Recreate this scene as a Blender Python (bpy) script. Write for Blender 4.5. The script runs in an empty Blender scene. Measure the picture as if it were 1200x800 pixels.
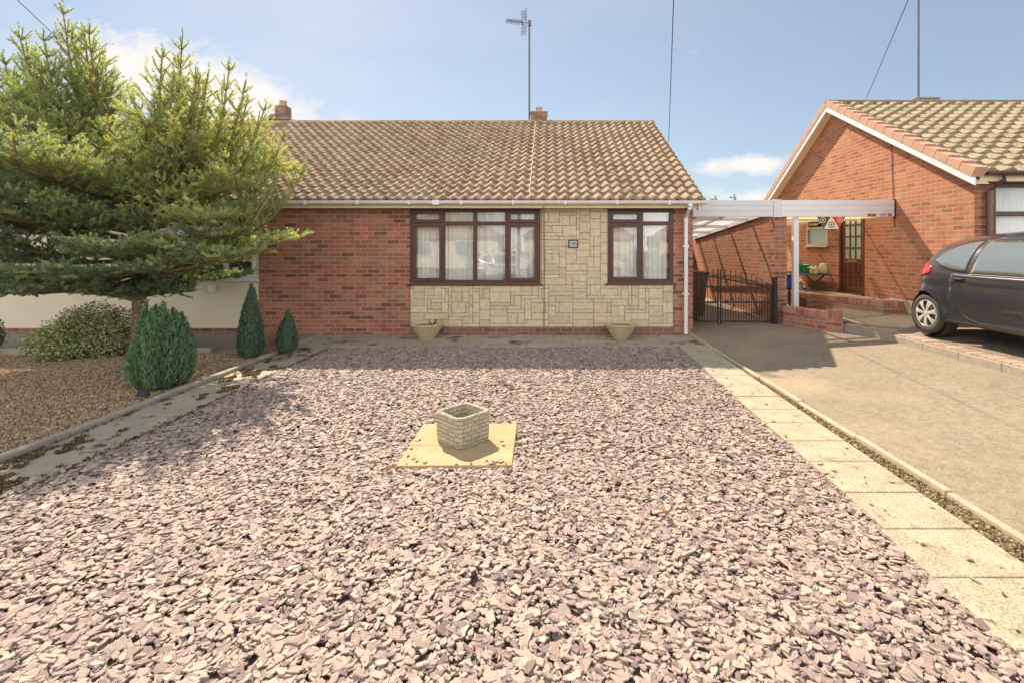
SKY_STR, SUN_STR, CLOUD_STR, FILL_BANK_STR, EXPO = 0.075, 4.4, 0.52, 1.75, 0.95
import bpy, math, random
import numpy as np
from mathutils import Vector, Matrix
random.seed(7)
rng = np.random.default_rng(7)
R = math.radians
scene = bpy.context.scene
COL = scene.collection
EYE = 1.6

# ------------------------------------------------------------------ mesh helpers
def tag(o, label=None, cat=None, group=None, kind=None):
    if label: o['label'] = label
    if cat: o['category'] = cat
    if group: o['group'] = group
    if kind: o['kind'] = kind
    return o

def link(o, parent=None):
    COL.objects.link(o)
    if parent is not None:
        o.parent = parent
    return o

def empty(name, loc=(0, 0, 0), rz=0.0):
    o = bpy.data.objects.new(name, None)
    o.empty_display_size = 0.1
    COL.objects.link(o)
    o.location = loc
    o.rotation_euler = (0, 0, rz)
    return o

def thing(name, label, cat, loc=(0, 0, 0), rz=0.0, group=None):
    return tag(empty(name, loc, rz), label, cat, group)

def keep(o, root):
    """child whose mesh is written in world coordinates"""
    o.parent = root
    off = Vector(root.location)
    p = root.parent
    o.location = -off
    return o

def children(o):
    return [c for c in bpy.data.objects if c.parent == o]

def copy_tree(o, parent=None):
    c = o.copy(); COL.objects.link(c); c.parent = parent
    for ch in list(o.children):
        copy_tree(ch, c)
    return c

class MB:
    def __init__(s):
        s.v = []; s.f = []
    def add(s, vs, fs):
        b = len(s.v)
        s.v.extend([tuple(v) for v in vs])
        s.f.extend([tuple(b + i for i in f) for f in fs])
        return s
    def box(s, x0, x1, y0, y1, z0, z1, rz=0.0, c=None, tilt=0.0):
        vs = [(x0, y0, z0), (x1, y0, z0), (x1, y1, z0), (x0, y1, z0),
              (x0, y0, z1), (x1, y0, z1), (x1, y1, z1), (x0, y1, z1)]
        if rz:
            cx, cy = c if c else ((x0 + x1) / 2, (y0 + y1) / 2)
            ca, sa = math.cos(rz), math.sin(rz)
            vs = [(cx + (x - cx) * ca - (y - cy) * sa, cy + (x - cx) * sa + (y - cy) * ca, z) for x, y, z in vs]
        return s.add(vs, [(0, 3, 2, 1), (4, 5, 6, 7), (0, 1, 5, 4), (1, 2, 6, 5), (2, 3, 7, 6), (3, 0, 4, 7)])
    def prism(s, poly, axis, a0, a1):
        """poly: list of 2d points; axis 'x' -> (y,z), 'y' -> (x,z), 'z' -> (x,y)"""
        n = len(poly)
        def P(p, a):
            if axis == 'x': return (a, p[0], p[1])
            if axis == 'y': return (p[0], a, p[1])
            return (p[0], p[1], a)
        vs = [P(p, a0) for p in poly] + [P(p, a1) for p in poly]
        fs = [tuple(range(n - 1, -1, -1)), tuple(range(n, 2 * n))]
        for i in range(n):
            j = (i + 1) % n
            fs.append((i, j, n + j, n + i))
        return s.add(vs, fs)
    def tube(s, pts, rad, n=8, cap=True):
        pts = [Vector(p) for p in pts]
        if not hasattr(rad, '__len__'): rad = [rad] * len(pts)
        rings = []
        for i, p in enumerate(pts):
            a = pts[max(i - 1, 0)]; b = pts[min(i + 1, len(pts) - 1)]
            d = (b - a)
            d = d.normalized() if d.length > 1e-9 else Vector((0, 0, 1))
            ref = Vector((0, 0, 1)) if abs(d.z) < 0.9 else Vector((1, 0, 0))
            u = d.cross(ref).normalized(); w = d.cross(u)
            rings.append([tuple(p + (u * math.cos(2 * math.pi * k / n) + w * math.sin(2 * math.pi * k / n)) * rad[i]) for k in range(n)])
        vs = [v for r in rings for v in r]; fs = []
        for i in range(len(pts) - 1):
            for k in range(n):
                k2 = (k + 1) % n
                fs.append((i * n + k, i * n + k2, (i + 1) * n + k2, (i + 1) * n + k))
        if cap:
            fs.append(tuple(range(n - 1, -1, -1)))
            fs.append(tuple((len(pts) - 1) * n + k for k in range(n)))
        return s.add(vs, fs)
    def bar(s, p, q, w, h=None):
        """square bar from p to q"""
        h = h or w
        p = Vector(p); q = Vector(q); d = (q - p).normalized()
        ref = Vector((0, 0, 1)) if abs(d.z) < 0.9 else Vector((0, 1, 0))
        u = d.cross(ref).normalized() * w / 2; t = u.cross(d).normalized() * h / 2
        vs = [p - u - t, p + u - t, p + u + t, p - u + t, q - u - t, q + u - t, q + u + t, q - u + t]
        return s.add(vs, [(0, 3, 2, 1), (4, 5, 6, 7), (0, 1, 5, 4), (1, 2, 6, 5), (2, 3, 7, 6), (3, 0, 4, 7)])
    def lathe(s, prof, axis='z', n=24, c=(0, 0, 0), cap=True):
        vs = []; fs = []
        for r, h in prof:
            for k in range(n):
                a = 2 * math.pi * k / n
                if axis == 'z': v = (r * math.cos(a), r * math.sin(a), h)
                elif axis == 'x': v = (h, r * math.cos(a), r * math.sin(a))
                else: v = (r * math.cos(a), h, r * math.sin(a))
                vs.append((v[0] + c[0], v[1] + c[1], v[2] + c[2]))
        for i in range(len(prof) - 1):
            for k in range(n):
                k2 = (k + 1) % n
                fs.append((i * n + k, i * n + k2, (i + 1) * n + k2, (i + 1) * n + k))
        if cap:
            fs.append(tuple(range(n - 1, -1, -1)))
            fs.append(tuple((len(prof) - 1) * n + k for k in range(n)))
        return s.add(vs, fs)
    def grid(s, P, close_u=False):
        """P[i][j] points"""
        n = len(P); m = len(P[0]); vs = [p for r in P for p in r]; fs = []
        for i in range(n - 1):
            for j in range(m - 1):
                fs.append((i * m + j, (i + 1) * m + j, (i + 1) * m + j + 1, i * m + j + 1))
        return s.add(vs, fs)
    def mesh(s, name, mats, smooth=False):
        me = bpy.data.meshes.new(name)
        me.from_pydata(s.v, [], s.f)
        for m in (mats if isinstance(mats, (list, tuple)) else [mats]):
            me.materials.append(m)
        if smooth:
            me.polygons.foreach_set('use_smooth', [True] * len(me.polygons))
        me.update()
        return me
    def build(s, name, mat, parent=None, bevel=0.0, smooth=False, world=False, seg=2, recalc=True):
        me = s.mesh(name, mat, smooth)
        if recalc:
            import bmesh
            bm = bmesh.new(); bm.from_mesh(me)
            bmesh.ops.recalc_face_normals(bm, faces=bm.faces)
            bm.to_mesh(me); bm.free()
        o = bpy.data.objects.new(name, me)
        COL.objects.link(o)
        if parent is not None:
            o.parent = parent
            if world:
                w = Vector((0, 0, 0)); p = parent
                while p is not None:
                    w += Vector(p.location); p = p.parent
                o.location = -w
        if bevel:
            b = o.modifiers.new('bevel', 'BEVEL'); b.width = bevel; b.segments = seg
            b.limit_method = 'ANGLE'; b.angle_limit = R(40)
        return o

def np_object(name, V, faces, mat, parent=None, smooth=False, attr=None):
    """V (n,3); faces: list of int arrays (m,k) of possibly different k; attr: name->per-vertex floats"""
    me = bpy.data.meshes.new(name)
    V = np.asarray(V, dtype=np.float32)
    me.vertices.add(len(V)); me.vertices.foreach_set('co', V.ravel())
    loops = np.concatenate([f.ravel() for f in faces]).astype(np.int32)
    tot = np.concatenate([np.full(len(f), f.shape[1]) for f in faces]).astype(np.int32)
    start = np.concatenate([[0], np.cumsum(tot)[:-1]]).astype(np.int32)
    me.loops.add(len(loops)); me.loops.foreach_set('vertex_index', loops)
    me.polygons.add(len(tot)); me.polygons.foreach_set('loop_start', start)
    try: me.polygons.foreach_set('loop_total', tot)
    except Exception: pass
    me.update(calc_edges=True)
    if smooth: me.polygons.foreach_set('use_smooth', np.ones(len(tot), dtype=bool))
    else: me.polygons.foreach_set('use_smooth', np.zeros(len(tot), dtype=bool))
    if attr:
        for k, a in attr.items():
            at = me.attributes.new(k, 'FLOAT', 'POINT'); at.data.foreach_set('value', np.asarray(a, dtype=np.float32))
    me.materials.append(mat)
    o = bpy.data.objects.new(name, me)
    COL.objects.link(o)
    if parent is not None: o.parent = parent
    return o

def wall(mb, axis, c0, c1, a0, a1, z0, z1, holes=()):
    """wall slab; axis 'y': plane of constant y (c0..c1 thickness) spanning x a0..a1"""
    xs = sorted({a0, a1, *[h[0] for h in holes], *[h[1] for h in holes]})
    for i in range(len(xs) - 1):
        l, r = xs[i], xs[i + 1]
        hs = sorted([(h[2], h[3]) for h in holes if h[0] <= l + 1e-6 and h[1] >= r - 1e-6])
        z = z0
        segs = []
        for h in hs:
            if h[0] > z: segs.append((z, h[0]))
            z = h[1]
        if z < z1: segs.append((z, z1))
        for s0, s1 in segs:
            if axis == 'y': mb.box(l, r, c0, c1, s0, s1)
            else: mb.box(c0, c1, l, r, s0, s1)
    return mb

# ------------------------------------------------------------------ materials
class NT:
    def __init__(s, name, disp=False):
        s.m = bpy.data.materials.new(name); s.m.use_nodes = True
        s.t = s.m.node_tree; s.n = s.t.nodes; s.l = s.t.links
        s.n.clear()
        s.out = s.n.new('ShaderNodeOutputMaterial')
        s.p = s.n.new('ShaderNodeBsdfPrincipled')
        s.l.new(s.p.outputs[0], s.out.inputs[0])
    def N(s, t, **kw):
        n = s.n.new(t)
        for k, v in kw.items(): setattr(n, k, v)
        return n
    def L(s, a, b): s.l.new(a, b)
    def val(s, sock, v):
        if hasattr(v, 'is_linked') or isinstance(v, bpy.types.NodeSocket): s.L(v, sock)
        else: sock.default_value = v
    def math(s, op, a, b=0.0, c=None, clamp=False):
        n = s.N('ShaderNodeMath', operation=op); n.use_clamp = clamp
        s.val(n.inputs[0], a); s.val(n.inputs[1], b)
        if c is not None: s.val(n.inputs[2], c)
        return n.outputs[0]
    def mix(s, f, a, b, mode='MIX'):
        n = s.N('ShaderNodeMix', data_type='RGBA', blend_type=mode)
        s.val(n.inputs[0], f)
        s.val(n.inputs[6], a if not isinstance(a, tuple) else (*a[:3], 1))
        s.val(n.inputs[7], b if not isinstance(b, tuple) else (*b[:3], 1))
        return n.outputs[2]
    def noise(s, vec, scale, detail=4, rough=0.6, dim='3D'):
        n = s.N('ShaderNodeTexNoise'); n.inputs['Scale'].default_value = scale
        n.inputs['Detail'].default_value = detail; n.inputs['Roughness'].default_value = rough
        if vec is not None: s.L(vec, n.inputs['Vector'])
        return n.outputs['Fac']
    def ramp(s, f, stops, interp='LINEAR'):
        n = s.N('ShaderNodeValToRGB'); cr = n.color_ramp; cr.interpolation = interp
        while len(cr.elements) < len(stops): cr.elements.new(0.5)
        for e, (p, c) in zip(cr.elements, stops):
            e.position = p; e.color = (*c[:3], 1) if isinstance(c, tuple) else (c, c, c, 1)
        s.L(f, n.inputs[0]); return n.outputs[0]
    def obj(s):
        return s.N('ShaderNodeTexCoord').outputs['Object']
    def bump(s, h, strength=0.5, dist=0.01, prev=None):
        n = s.N('ShaderNodeBump'); n.inputs['Strength'].default_value = strength
        n.inputs['Distance'].default_value = dist; s.L(h, n.inputs['Height'])
        if prev is not None: s.L(prev, n.inputs['Normal'])
        s.L(n.outputs[0], s.p.inputs['Normal']); return n.outputs[0]
    def base(s, c, rough=0.8, spec=None, metal=0.0):
        s.val(s.p.inputs['Base Color'], c if not isinstance(c, tuple) else (*c[:3], 1))
        s.val(s.p.inputs['Roughness'], rough); s.p.inputs['Metallic'].default_value = metal
        if spec is not None: s.p.inputs['Specular IOR Level'].default_value = spec
        return s.m

def mottled(name, a, b, scale=8, rough=0.8, bump=0.3, bscale=60, dist=0.004, fine=0.25, spots=None, spec=0.3, metal=0.0):
    t = NT(name); v = t.obj()
    n1 = t.noise(v, scale, 6, 0.65)
    c = t.mix(t.math('SMOOTHSTEP' if False else 'MULTIPLY_ADD', n1, 2.4, -0.7, clamp=True), a, b)
    n2 = t.noise(v, bscale, 3, 0.7)
    c = t.mix(fine, c, t.ramp(n2, [(0.3, 0.0), (0.7, 1.0)]), 'SOFT_LIGHT')
    if spots:
        col, sc, th, amt = spots
        n3 = t.noise(v, sc, 5, 0.7)
        f = t.math('MULTIPLY', t.ramp(n3, [(th, 0.0), (th + 0.06, 1.0)]), amt)
        c = t.mix(f, c, col)
    t.base(c, rough, spec, metal)
    if bump: t.bump(n2, bump, dist)
    return t.m

def wall_uv(t):
    """vector (along wall, height) chosen from the face normal"""
    v = t.obj(); sep = t.N('ShaderNodeSeparateXYZ'); t.L(v, sep.inputs[0])
    g = t.N('ShaderNodeNewGeometry'); sn = t.N('ShaderNodeSeparateXYZ'); t.L(g.outputs['True Normal'], sn.inputs[0])
    ax = t.math('GREATER_THAN', t.math('ABSOLUTE', sn.outputs[0]), 0.6)
    az = t.math('GREATER_THAN', t.math('ABSOLUTE', sn.outputs[2]), 0.6)
    m = t.N('ShaderNodeMix'); t.L(ax, m.inputs[0]); t.L(sep.outputs[0], m.inputs[2]); t.L(sep.outputs[1], m.inputs[3])
    m2 = t.N('ShaderNodeMix'); t.L(az, m2.inputs[0]); t.L(sep.outputs[2], m2.inputs[2]); t.L(sep.outputs[1], m2.inputs[3])
    cb = t.N('ShaderNodeCombineXYZ'); t.L(m.outputs[0], cb.inputs[0]); t.L(m2.outputs[0], cb.inputs[1])
    return cb.outputs[0], v

def brick(name, cols, mortar, bw=0.232, bh=0.0755, swap=False, ms=0.009, shift=(0, 0), wear=0.25, rough=0.85, off=0.5):
    t = NT(name); uv, v = wall_uv(t)
    mp = t.N('ShaderNodeMapping'); t.L(uv, mp.inputs[0]); mp.inputs['Location'].default_value = (shift[0], shift[1], 0)
    if swap: mp.inputs['Rotation'].default_value = (0, 0, math.pi / 2)
    # slight waviness of the courses
    nz = t.N('ShaderNodeTexNoise'); nz.inputs['Scale'].default_value = 9; t.L(v, nz.inputs['Vector'])
    vm = t.N('ShaderNodeVectorMath', operation='MULTIPLY_ADD')
    t.L(nz.outputs['Color'], vm.inputs[0]); vm.inputs[1].default_value = (0.006, 0.006, 0); t.L(mp.outputs[0], vm.inputs[2])
    b = t.N('ShaderNodeTexBrick'); t.L(vm.outputs[0], b.inputs['Vector'])
    b.inputs['Color1'].default_value = (0, 0, 0, 1); b.inputs['Color2'].default_value = (1, 1, 1, 1)
    b.inputs['Mortar'].default_value = (0.5, 0.5, 0.5, 1)
    b.inputs['Scale'].default_value = 1; b.inputs['Mortar Size'].default_value = ms
    b.inputs['Mortar Smooth'].default_value = 0.25
    b.inputs['Brick Width'].default_value = bw; b.inputs['Row Height'].default_value = bh
    b.inputs['Bias'].default_value = 0.0
    b.offset = off
    n = len(cols)
    c = t.ramp(b.outputs['Color'], [((i + 0.5) / n, k) for i, k in enumerate(cols)])
    n1 = t.noise(v, 55, 5, 0.7)
    c = t.mix(0.55, c, t.ramp(n1, [(0.25, 0.1), (0.75, 0.9)]), 'SOFT_LIGHT')
    n2 = t.noise(v, 2.2, 5, 0.7)
    mc = t.mix(n1, tuple(k * 0.8 for k in mortar), mortar)
    c = t.mix(b.outputs['Fac'], c, mc)
    c = t.mix(wear, c, t.ramp(n2, [(0.3, 0.15), (0.7, 0.85)]), 'SOFT_LIGHT')
    t.base(c, rough, 0.25)
    h = t.math('SUBTRACT', t.math('MULTIPLY', n1, 0.35), b.outputs['Fac'])
    t.bump(h, 0.7, 0.008)
    return t.m

BRICK_HOUSE = brick('brick_house_red', [(0.20, 0.085, 0.055), (0.335, 0.118, 0.075), (0.385, 0.135, 0.085), (0.42, 0.155, 0.098), (0.46, 0.20, 0.13), (0.30, 0.14, 0.10)], (0.42, 0.33, 0.26), wear=0.3)
BRICK_NEXT = brick('brick_next_door_orange', [(0.34, 0.125, 0.065), (0.43, 0.155, 0.078), (0.47, 0.175, 0.086), (0.50, 0.20, 0.10), (0.42, 0.17, 0.10)], (0.46, 0.34, 0.24), wear=0.3)
BRICK_GARDEN = brick('brick_garden_wall', [(0.33, 0.12, 0.075), (0.43, 0.16, 0.10), (0.48, 0.20, 0.13), (0.40, 0.19, 0.14)], (0.45, 0.37, 0.30), wear=0.4)
BRICK_SOLDIER = brick('brick_soldier_course', [(0.33, 0.13, 0.09), (0.42, 0.17, 0.12), (0.47, 0.22, 0.16)], (0.42, 0.33, 0.27), bw=0.5, bh=0.075, swap=True, wear=0.4)
BRICK_DARK = brick('brick_plinth_dark', [(0.20, 0.085, 0.06), (0.26, 0.11, 0.08), (0.31, 0.13, 0.09)], (0.36, 0.29, 0.23))
PAVER = brick('brick_kerb_paver', [(0.40, 0.20, 0.14), (0.47, 0.26, 0.19), (0.52, 0.33, 0.26)], (0.36, 0.28, 0.2), bw=0.11, bh=0.6, wear=0.5)

WHITE = mottled('white_upvc', (0.80, 0.79, 0.80), (0.74, 0.72, 0.73), 2, 0.35, 0.05, 30, fine=0.05, spec=0.5)
GREYWHITE = mottled('carport_aluminium_white', (0.70, 0.70, 0.73), (0.64, 0.64, 0.67), 1.5, 0.4, 0.05, 30, fine=0.05, spec=0.5)
CREAM = mottled('cream_fascia', (0.78, 0.66, 0.46), (0.70, 0.58, 0.40), 2, 0.5, 0.05, 30, fine=0.08)
RENDER = mottled('cream_render', (0.78, 0.70, 0.55), (0.71, 0.62, 0.47), 1.2, 0.9, 0.25, 120, 0.003, fine=0.12)
BROWN = mottled('brown_upvc', (0.075, 0.028, 0.022), (0.10, 0.040, 0.030), 5, 0.38, 0.1, 90, fine=0.1, spec=0.5)
BROWNPIPE = mottled('brown_pipe', (0.12, 0.06, 0.05), (0.17, 0.09, 0.07), 4, 0.4, 0.05, 60, fine=0.1, spec=0.5)
DOORWOOD = mottled('door_mahogany', (0.085, 0.026, 0.012), (0.14, 0.05, 0.022), 9, 0.35, 0.15, 60, fine=0.2, spec=0.5)
BLACKIRON = mottled('black_painted_iron', (0.022, 0.018, 0.018), (0.05, 0.04, 0.035), 20, 0.5, 0.2, 90)
STEEL = mottled('weathered_steel', (0.20, 0.20, 0.21), (0.13, 0.13, 0.14), 6, 0.5, 0.1, 60, metal=0.6)
CABLE = mottled('black_cable', (0.03, 0.03, 0.035), (0.05, 0.05, 0.05), 6, 0.6, 0)
BRASS = mottled('brass', (0.55, 0.36, 0.10), (0.45, 0.28, 0.08), 10, 0.3, 0, metal=0.9)
CONC = mottled('concrete_slab', (0.47, 0.42, 0.31), (0.36, 0.33, 0.25), 3, 0.92, 0.5, 90, 0.004, fine=0.35, spots=((0.10, 0.085, 0.05), 5.0, 0.66, 0.5))
CONC_WARM = mottled('concrete_slab_buff', (0.48, 0.41, 0.295), (0.34, 0.285, 0.195), 5, 0.92, 0.5, 100, 0.004, fine=0.8, spots=((0.16, 0.12, 0.07), 8.0, 0.58, 0.5))
CONC_MOSS = mottled('concrete_slab_mossy', (0.46, 0.385, 0.285), (0.31, 0.265, 0.20), 2.5, 0.95, 0.6, 90, 0.004, fine=0.35, spots=((0.05, 0.036, 0.022), 2.3, 0.57, 0.85))
KERBSTONE = mottled('concrete_kerb', (0.42, 0.36, 0.28), (0.30, 0.26, 0.21), 6, 0.95, 0.5, 80, 0.004, fine=0.35)
CHIMNEY_BRICK = brick('brick_chimney_dull', [(0.24, 0.13, 0.09), (0.32, 0.18, 0.12), (0.36, 0.22, 0.16)], (0.36, 0.28, 0.21), wear=0.5)
EDGING = mottled('concrete_edging', (0.52, 0.43, 0.30), (0.38, 0.32, 0.23), 6, 0.95, 0.5, 80, 0.004, fine=0.35)
FLAG = mottled('buff_flag', (0.52, 0.385, 0.215), (0.41, 0.295, 0.155), 7, 0.9, 0.3, 110, 0.003, fine=0.35, spots=((0.34, 0.25, 0.15), 30, 0.64, 0.4))
SOIL = mottled('dry_soil', (0.24, 0.165, 0.095), (0.40, 0.29, 0.175), 16, 1.0, 0.9, 60, 0.02, fine=0.5)
TUB = mottled('tub_concrete', (0.60, 0.50, 0.31), (0.48, 0.40, 0.24), 5, 0.9, 0.4, 90, 0.003, spots=((0.22, 0.20, 0.17), 14, 0.6, 0.5))
GUTTERPIPE = WHITE
MORTAR = mottled('mortar', (0.42, 0.35, 0.28), (0.34, 0.29, 0.23), 5, 0.95, 0.4, 80)
DARK = mottled('dark_interior', (0.05, 0.045, 0.04), (0.07, 0.06, 0.05), 2, 0.9, 0)
PLASTER = mottled('inside_plaster', (0.45, 0.42, 0.38), (0.4, 0.37, 0.33), 2, 0.9, 0)

def asphalt(name, a, b):
    t = NT(name); v = t.obj()
    n1 = t.noise(v, 1.3, 6, 0.6); c = t.mix(t.math('MULTIPLY_ADD', n1, 2.2, -0.6, clamp=True), a, b)
    vo = t.N('ShaderNodeTexVoronoi'); vo.inputs['Scale'].default_value = 130; t.L(v, vo.inputs['Vector'])
    sp = t.N('ShaderNodeSeparateXYZ'); t.L(vo.outputs['Color'], sp.inputs[0])
    c = t.mix(0.32, c, t.ramp(sp.outputs[0], [(0.0, 0.05), (0.6, 0.45), (1.0, 1.0)]), 'SOFT_LIGHT')
    n2 = t.noise(v, 14, 5, 0.75)
    c = t.mix(0.4, c, t.ramp(n2, [(0.35, 0.2), (0.65, 0.8)]), 'SOFT_LIGHT')
    n4 = t.noise(v, 0.55, 3, 0.5)
    c = t.mix(t.math('MULTIPLY', t.ramp(n4, [(0.50, 0.0), (0.66, 1.0)]), 0.5), c, (b[0]*1.4, b[1]*1.33, b[2]*1.2))
    n5 = t.noise(v, 2.7, 6, 0.7)
    c = t.mix(t.math('MULTIPLY', t.ramp(n5, [(0.60, 0.0), (0.72, 1.0)]), 0.2), c, (a[0]*.5, a[1]*.5, a[2]*.5))
    t.base(c, 0.93, 0.3)
    t.bump(t.math('ADD', vo.outputs['Distance'], t.math('MULTIPLY', n2, 0.3)), 0.4, 0.005)
    return t.m
ASPHALT = asphalt('driveway_asphalt', (0.255, 0.205, 0.145), (0.31, 0.25, 0.177))
ASPHALT2 = asphalt('next_driveway_asphalt', (0.20, 0.165, 0.13), (0.26, 0.215, 0.16))
ROAD = asphalt('road_asphalt', (0.09, 0.09, 0.09), (0.12, 0.12, 0.115))

def island(name, stops, rough=0.85, bump=0.35, bscale=120, spec=0.25, dist=0.002, vary=0.3):
    t = NT(name); g = t.N('ShaderNodeNewGeometry')
    c = t.ramp(g.outputs['Random Per Island'], stops)
    v = t.obj(); n = t.noise(v, bscale, 4, 0.7)
    c = t.mix(vary, c, t.ramp(n, [(0.25, 0.0), (0.75, 1.0)]), 'SOFT_LIGHT')
    t.base(c, rough, spec)
    if bump: t.bump(n, bump, dist)
    return t.m
SLATE = island('plum_slate_chippings', [(0.0, (0.17, 0.12, 0.12)), (0.10, (0.26, 0.18, 0.165)), (0.28, (0.35, 0.25, 0.215)), (0.5, (0.405, 0.305, 0.255)), (0.75, (0.435, 0.345, 0.28)), (0.88, (0.41, 0.35, 0.275)), (0.95, (0.27, 0.20, 0.185)), (1.0, (0.48, 0.41, 0.33))], 0.75, 0.5, 70, 0.35, 0.003)
PEA = island('pea_gravel_brown', [(0.0, (0.16, 0.10, 0.055)), (0.25, (0.31, 0.20, 0.11)), (0.5, (0.44, 0.30, 0.175)), (0.75, (0.52, 0.38, 0.24)), (1.0, (0.55, 0.47, 0.37))], 0.85, 0.0)
PEABASE = mottled('pea_gravel_bed', (0.17, 0.11, 0.065), (0.34, 0.245, 0.155), 45, 1.0, 0.9, 90, 0.012, fine=0.6)
SLATEBASE = mottled('slate_bed_under', (0.26, 0.19, 0.17), (0.35, 0.26, 0.225), 40, 1.0, 0.8, 60, 0.01)
CLAD = island('buff_cladding_stone', [(0.0, (0.56, 0.465, 0.305)), (0.3, (0.64, 0.53, 0.36)), (0.6, (0.68, 0.575, 0.405)), (0.8, (0.59, 0.51, 0.375)), (1.0, (0.66, 0.52, 0.33))], 0.9, 1.0, 17, 0.2, 0.022, 0.45)

def roof_tile(name, cols, lich=0.5):
    t = NT(name); v = t.obj()
    a = t.N('ShaderNodeAttribute'); a.attribute_name = 'tint'
    c = t.ramp(a.outputs['Fac'], [(i / (len(cols) - 1), k) for i, k in enumerate(cols)])
    n1 = t.noise(v, 26, 6, 0.75)
    c = t.mix(0.75, c, t.ramp(n1, [(0.3, 0.05), (0.7, 0.9)]), 'SOFT_LIGHT')
    n2 = t.noise(v, 17, 5, 0.7)
    c = t.mix(t.math('MULTIPLY', t.ramp(n2, [(0.58, 0.0), (0.66, 1.0)]), lich), c, (0.055, 0.04, 0.028))
    mp = t.N('ShaderNodeMapping'); t.L(v, mp.inputs[0]); mp.inputs['Location'].default_value = (5, 3, 1)
    n3 = t.noise(mp.outputs[0], 11, 5, 0.75)
    c = t.mix(t.math('MULTIPLY', t.ramp(n3, [(0.58, 0.0), (0.68, 1.0)]), lich), c, (0.58, 0.50, 0.26))
    t.base(c, 0.92, 0.15); t.bump(n1, 0.5, 0.006)
    return t.m
TILE = roof_tile('roof_tile_weathered', [(0.30, 0.205, 0.135), (0.35, 0.25, 0.17), (0.40, 0.295, 0.205), (0.39, 0.30, 0.21), (0.33, 0.22, 0.15)], 0.42)
TILE_N = roof_tile('roof_tile_next_door', [(0.33, 0.26, 0.175), (0.37, 0.295, 0.20), (0.40, 0.325, 0.225)], 0.22)
TERRA = mottled('terracotta_verge', (0.58, 0.36, 0.25), (0.50, 0.29, 0.20), 5, 0.85, 0.2, 60, fine=0.3)
RIDGE = mottled('ridge_tile', (0.30, 0.22, 0.14), (0.42, 0.32, 0.20), 8, 0.95, 0.5, 50, spots=((0.06, 0.05, 0.03), 14, 0.58, 0.7))

def glass(name, refl=0.22, tint=(0.85, 0.92, 0.90)):
    t = NT(name); t.n.remove(t.p)
    tr = t.N('ShaderNodeBsdfTransparent'); tr.inputs[0].default_value = (*tint, 1)
    gl = t.N('ShaderNodeBsdfGlossy'); gl.inputs['Roughness'].default_value = 0.01
    ge = t.N('ShaderNodeNewGeometry'); dt = t.N('ShaderNodeVectorMath', operation='DOT_PRODUCT'); t.L(ge.outputs['Incoming'], dt.inputs[0]); t.L(ge.outputs['Normal'], dt.inputs[1])
    f = t.math('ADD', t.math('MULTIPLY', t.math('POWER', t.math('SUBTRACT', 1.0, t.math('ABSOLUTE', dt.outputs['Value'])), 5.0), .9), refl + .03, clamp=True)
    mx = t.N('ShaderNodeMixShader'); t.L(f, mx.inputs[0]); t.L(tr.outputs[0], mx.inputs[1]); t.L(gl.outputs[0], mx.inputs[2])
    # very slightly uneven panes
    v = t.obj(); n = t.noise(v, 1.6, 2, 0.5); b = t.N('ShaderNodeBump'); b.inputs['Strength'].default_value = 0.12; b.inputs['Distance'].default_value = 0.02
    t.L(n, b.inputs['Height']); t.L(b.outputs[0], gl.inputs['Normal'])
    t.L(mx.outputs[0], t.out.inputs[0]); return t.m
GLASS = glass('window_glass', 0.075, (1.0, 1.0, 1.0))
CARGLASS = glass('car_glass', 0.10, (0.45, 0.55, 0.52))

def cloth(name, col, trans=0.45, alpha=0.0):
    t = NT(name); t.n.remove(t.p)
    d = t.N('ShaderNodeBsdfDiffuse'); d.inputs[0].default_value = (*col, 1)
    tl = t.N('ShaderNodeBsdfTranslucent'); tl.inputs[0].default_value = (*col, 1)
    m = t.N('ShaderNodeMixShader'); m.inputs[0].default_value = trans
    t.L(d.outputs[0], m.inputs[1]); t.L(tl.outputs[0], m.inputs[2]); o = m.outputs[0]
    if alpha:
        tr = t.N('ShaderNodeBsdfTransparent'); m2 = t.N('ShaderNodeMixShader'); m2.inputs[0].default_value = alpha
        t.L(o, m2.inputs[1]); t.L(tr.outputs[0], m2.inputs[2]); o = m2.outputs[0]
    t.L(o, t.out.inputs[0]); return t.m
NET = cloth('net_curtain', (0.93, 0.92, 0.88), 0.06, 0.03)
POLY = cloth('polycarbonate_sheet', (0.85, 0.86, 0.88), 0.6, 0.55)

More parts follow.
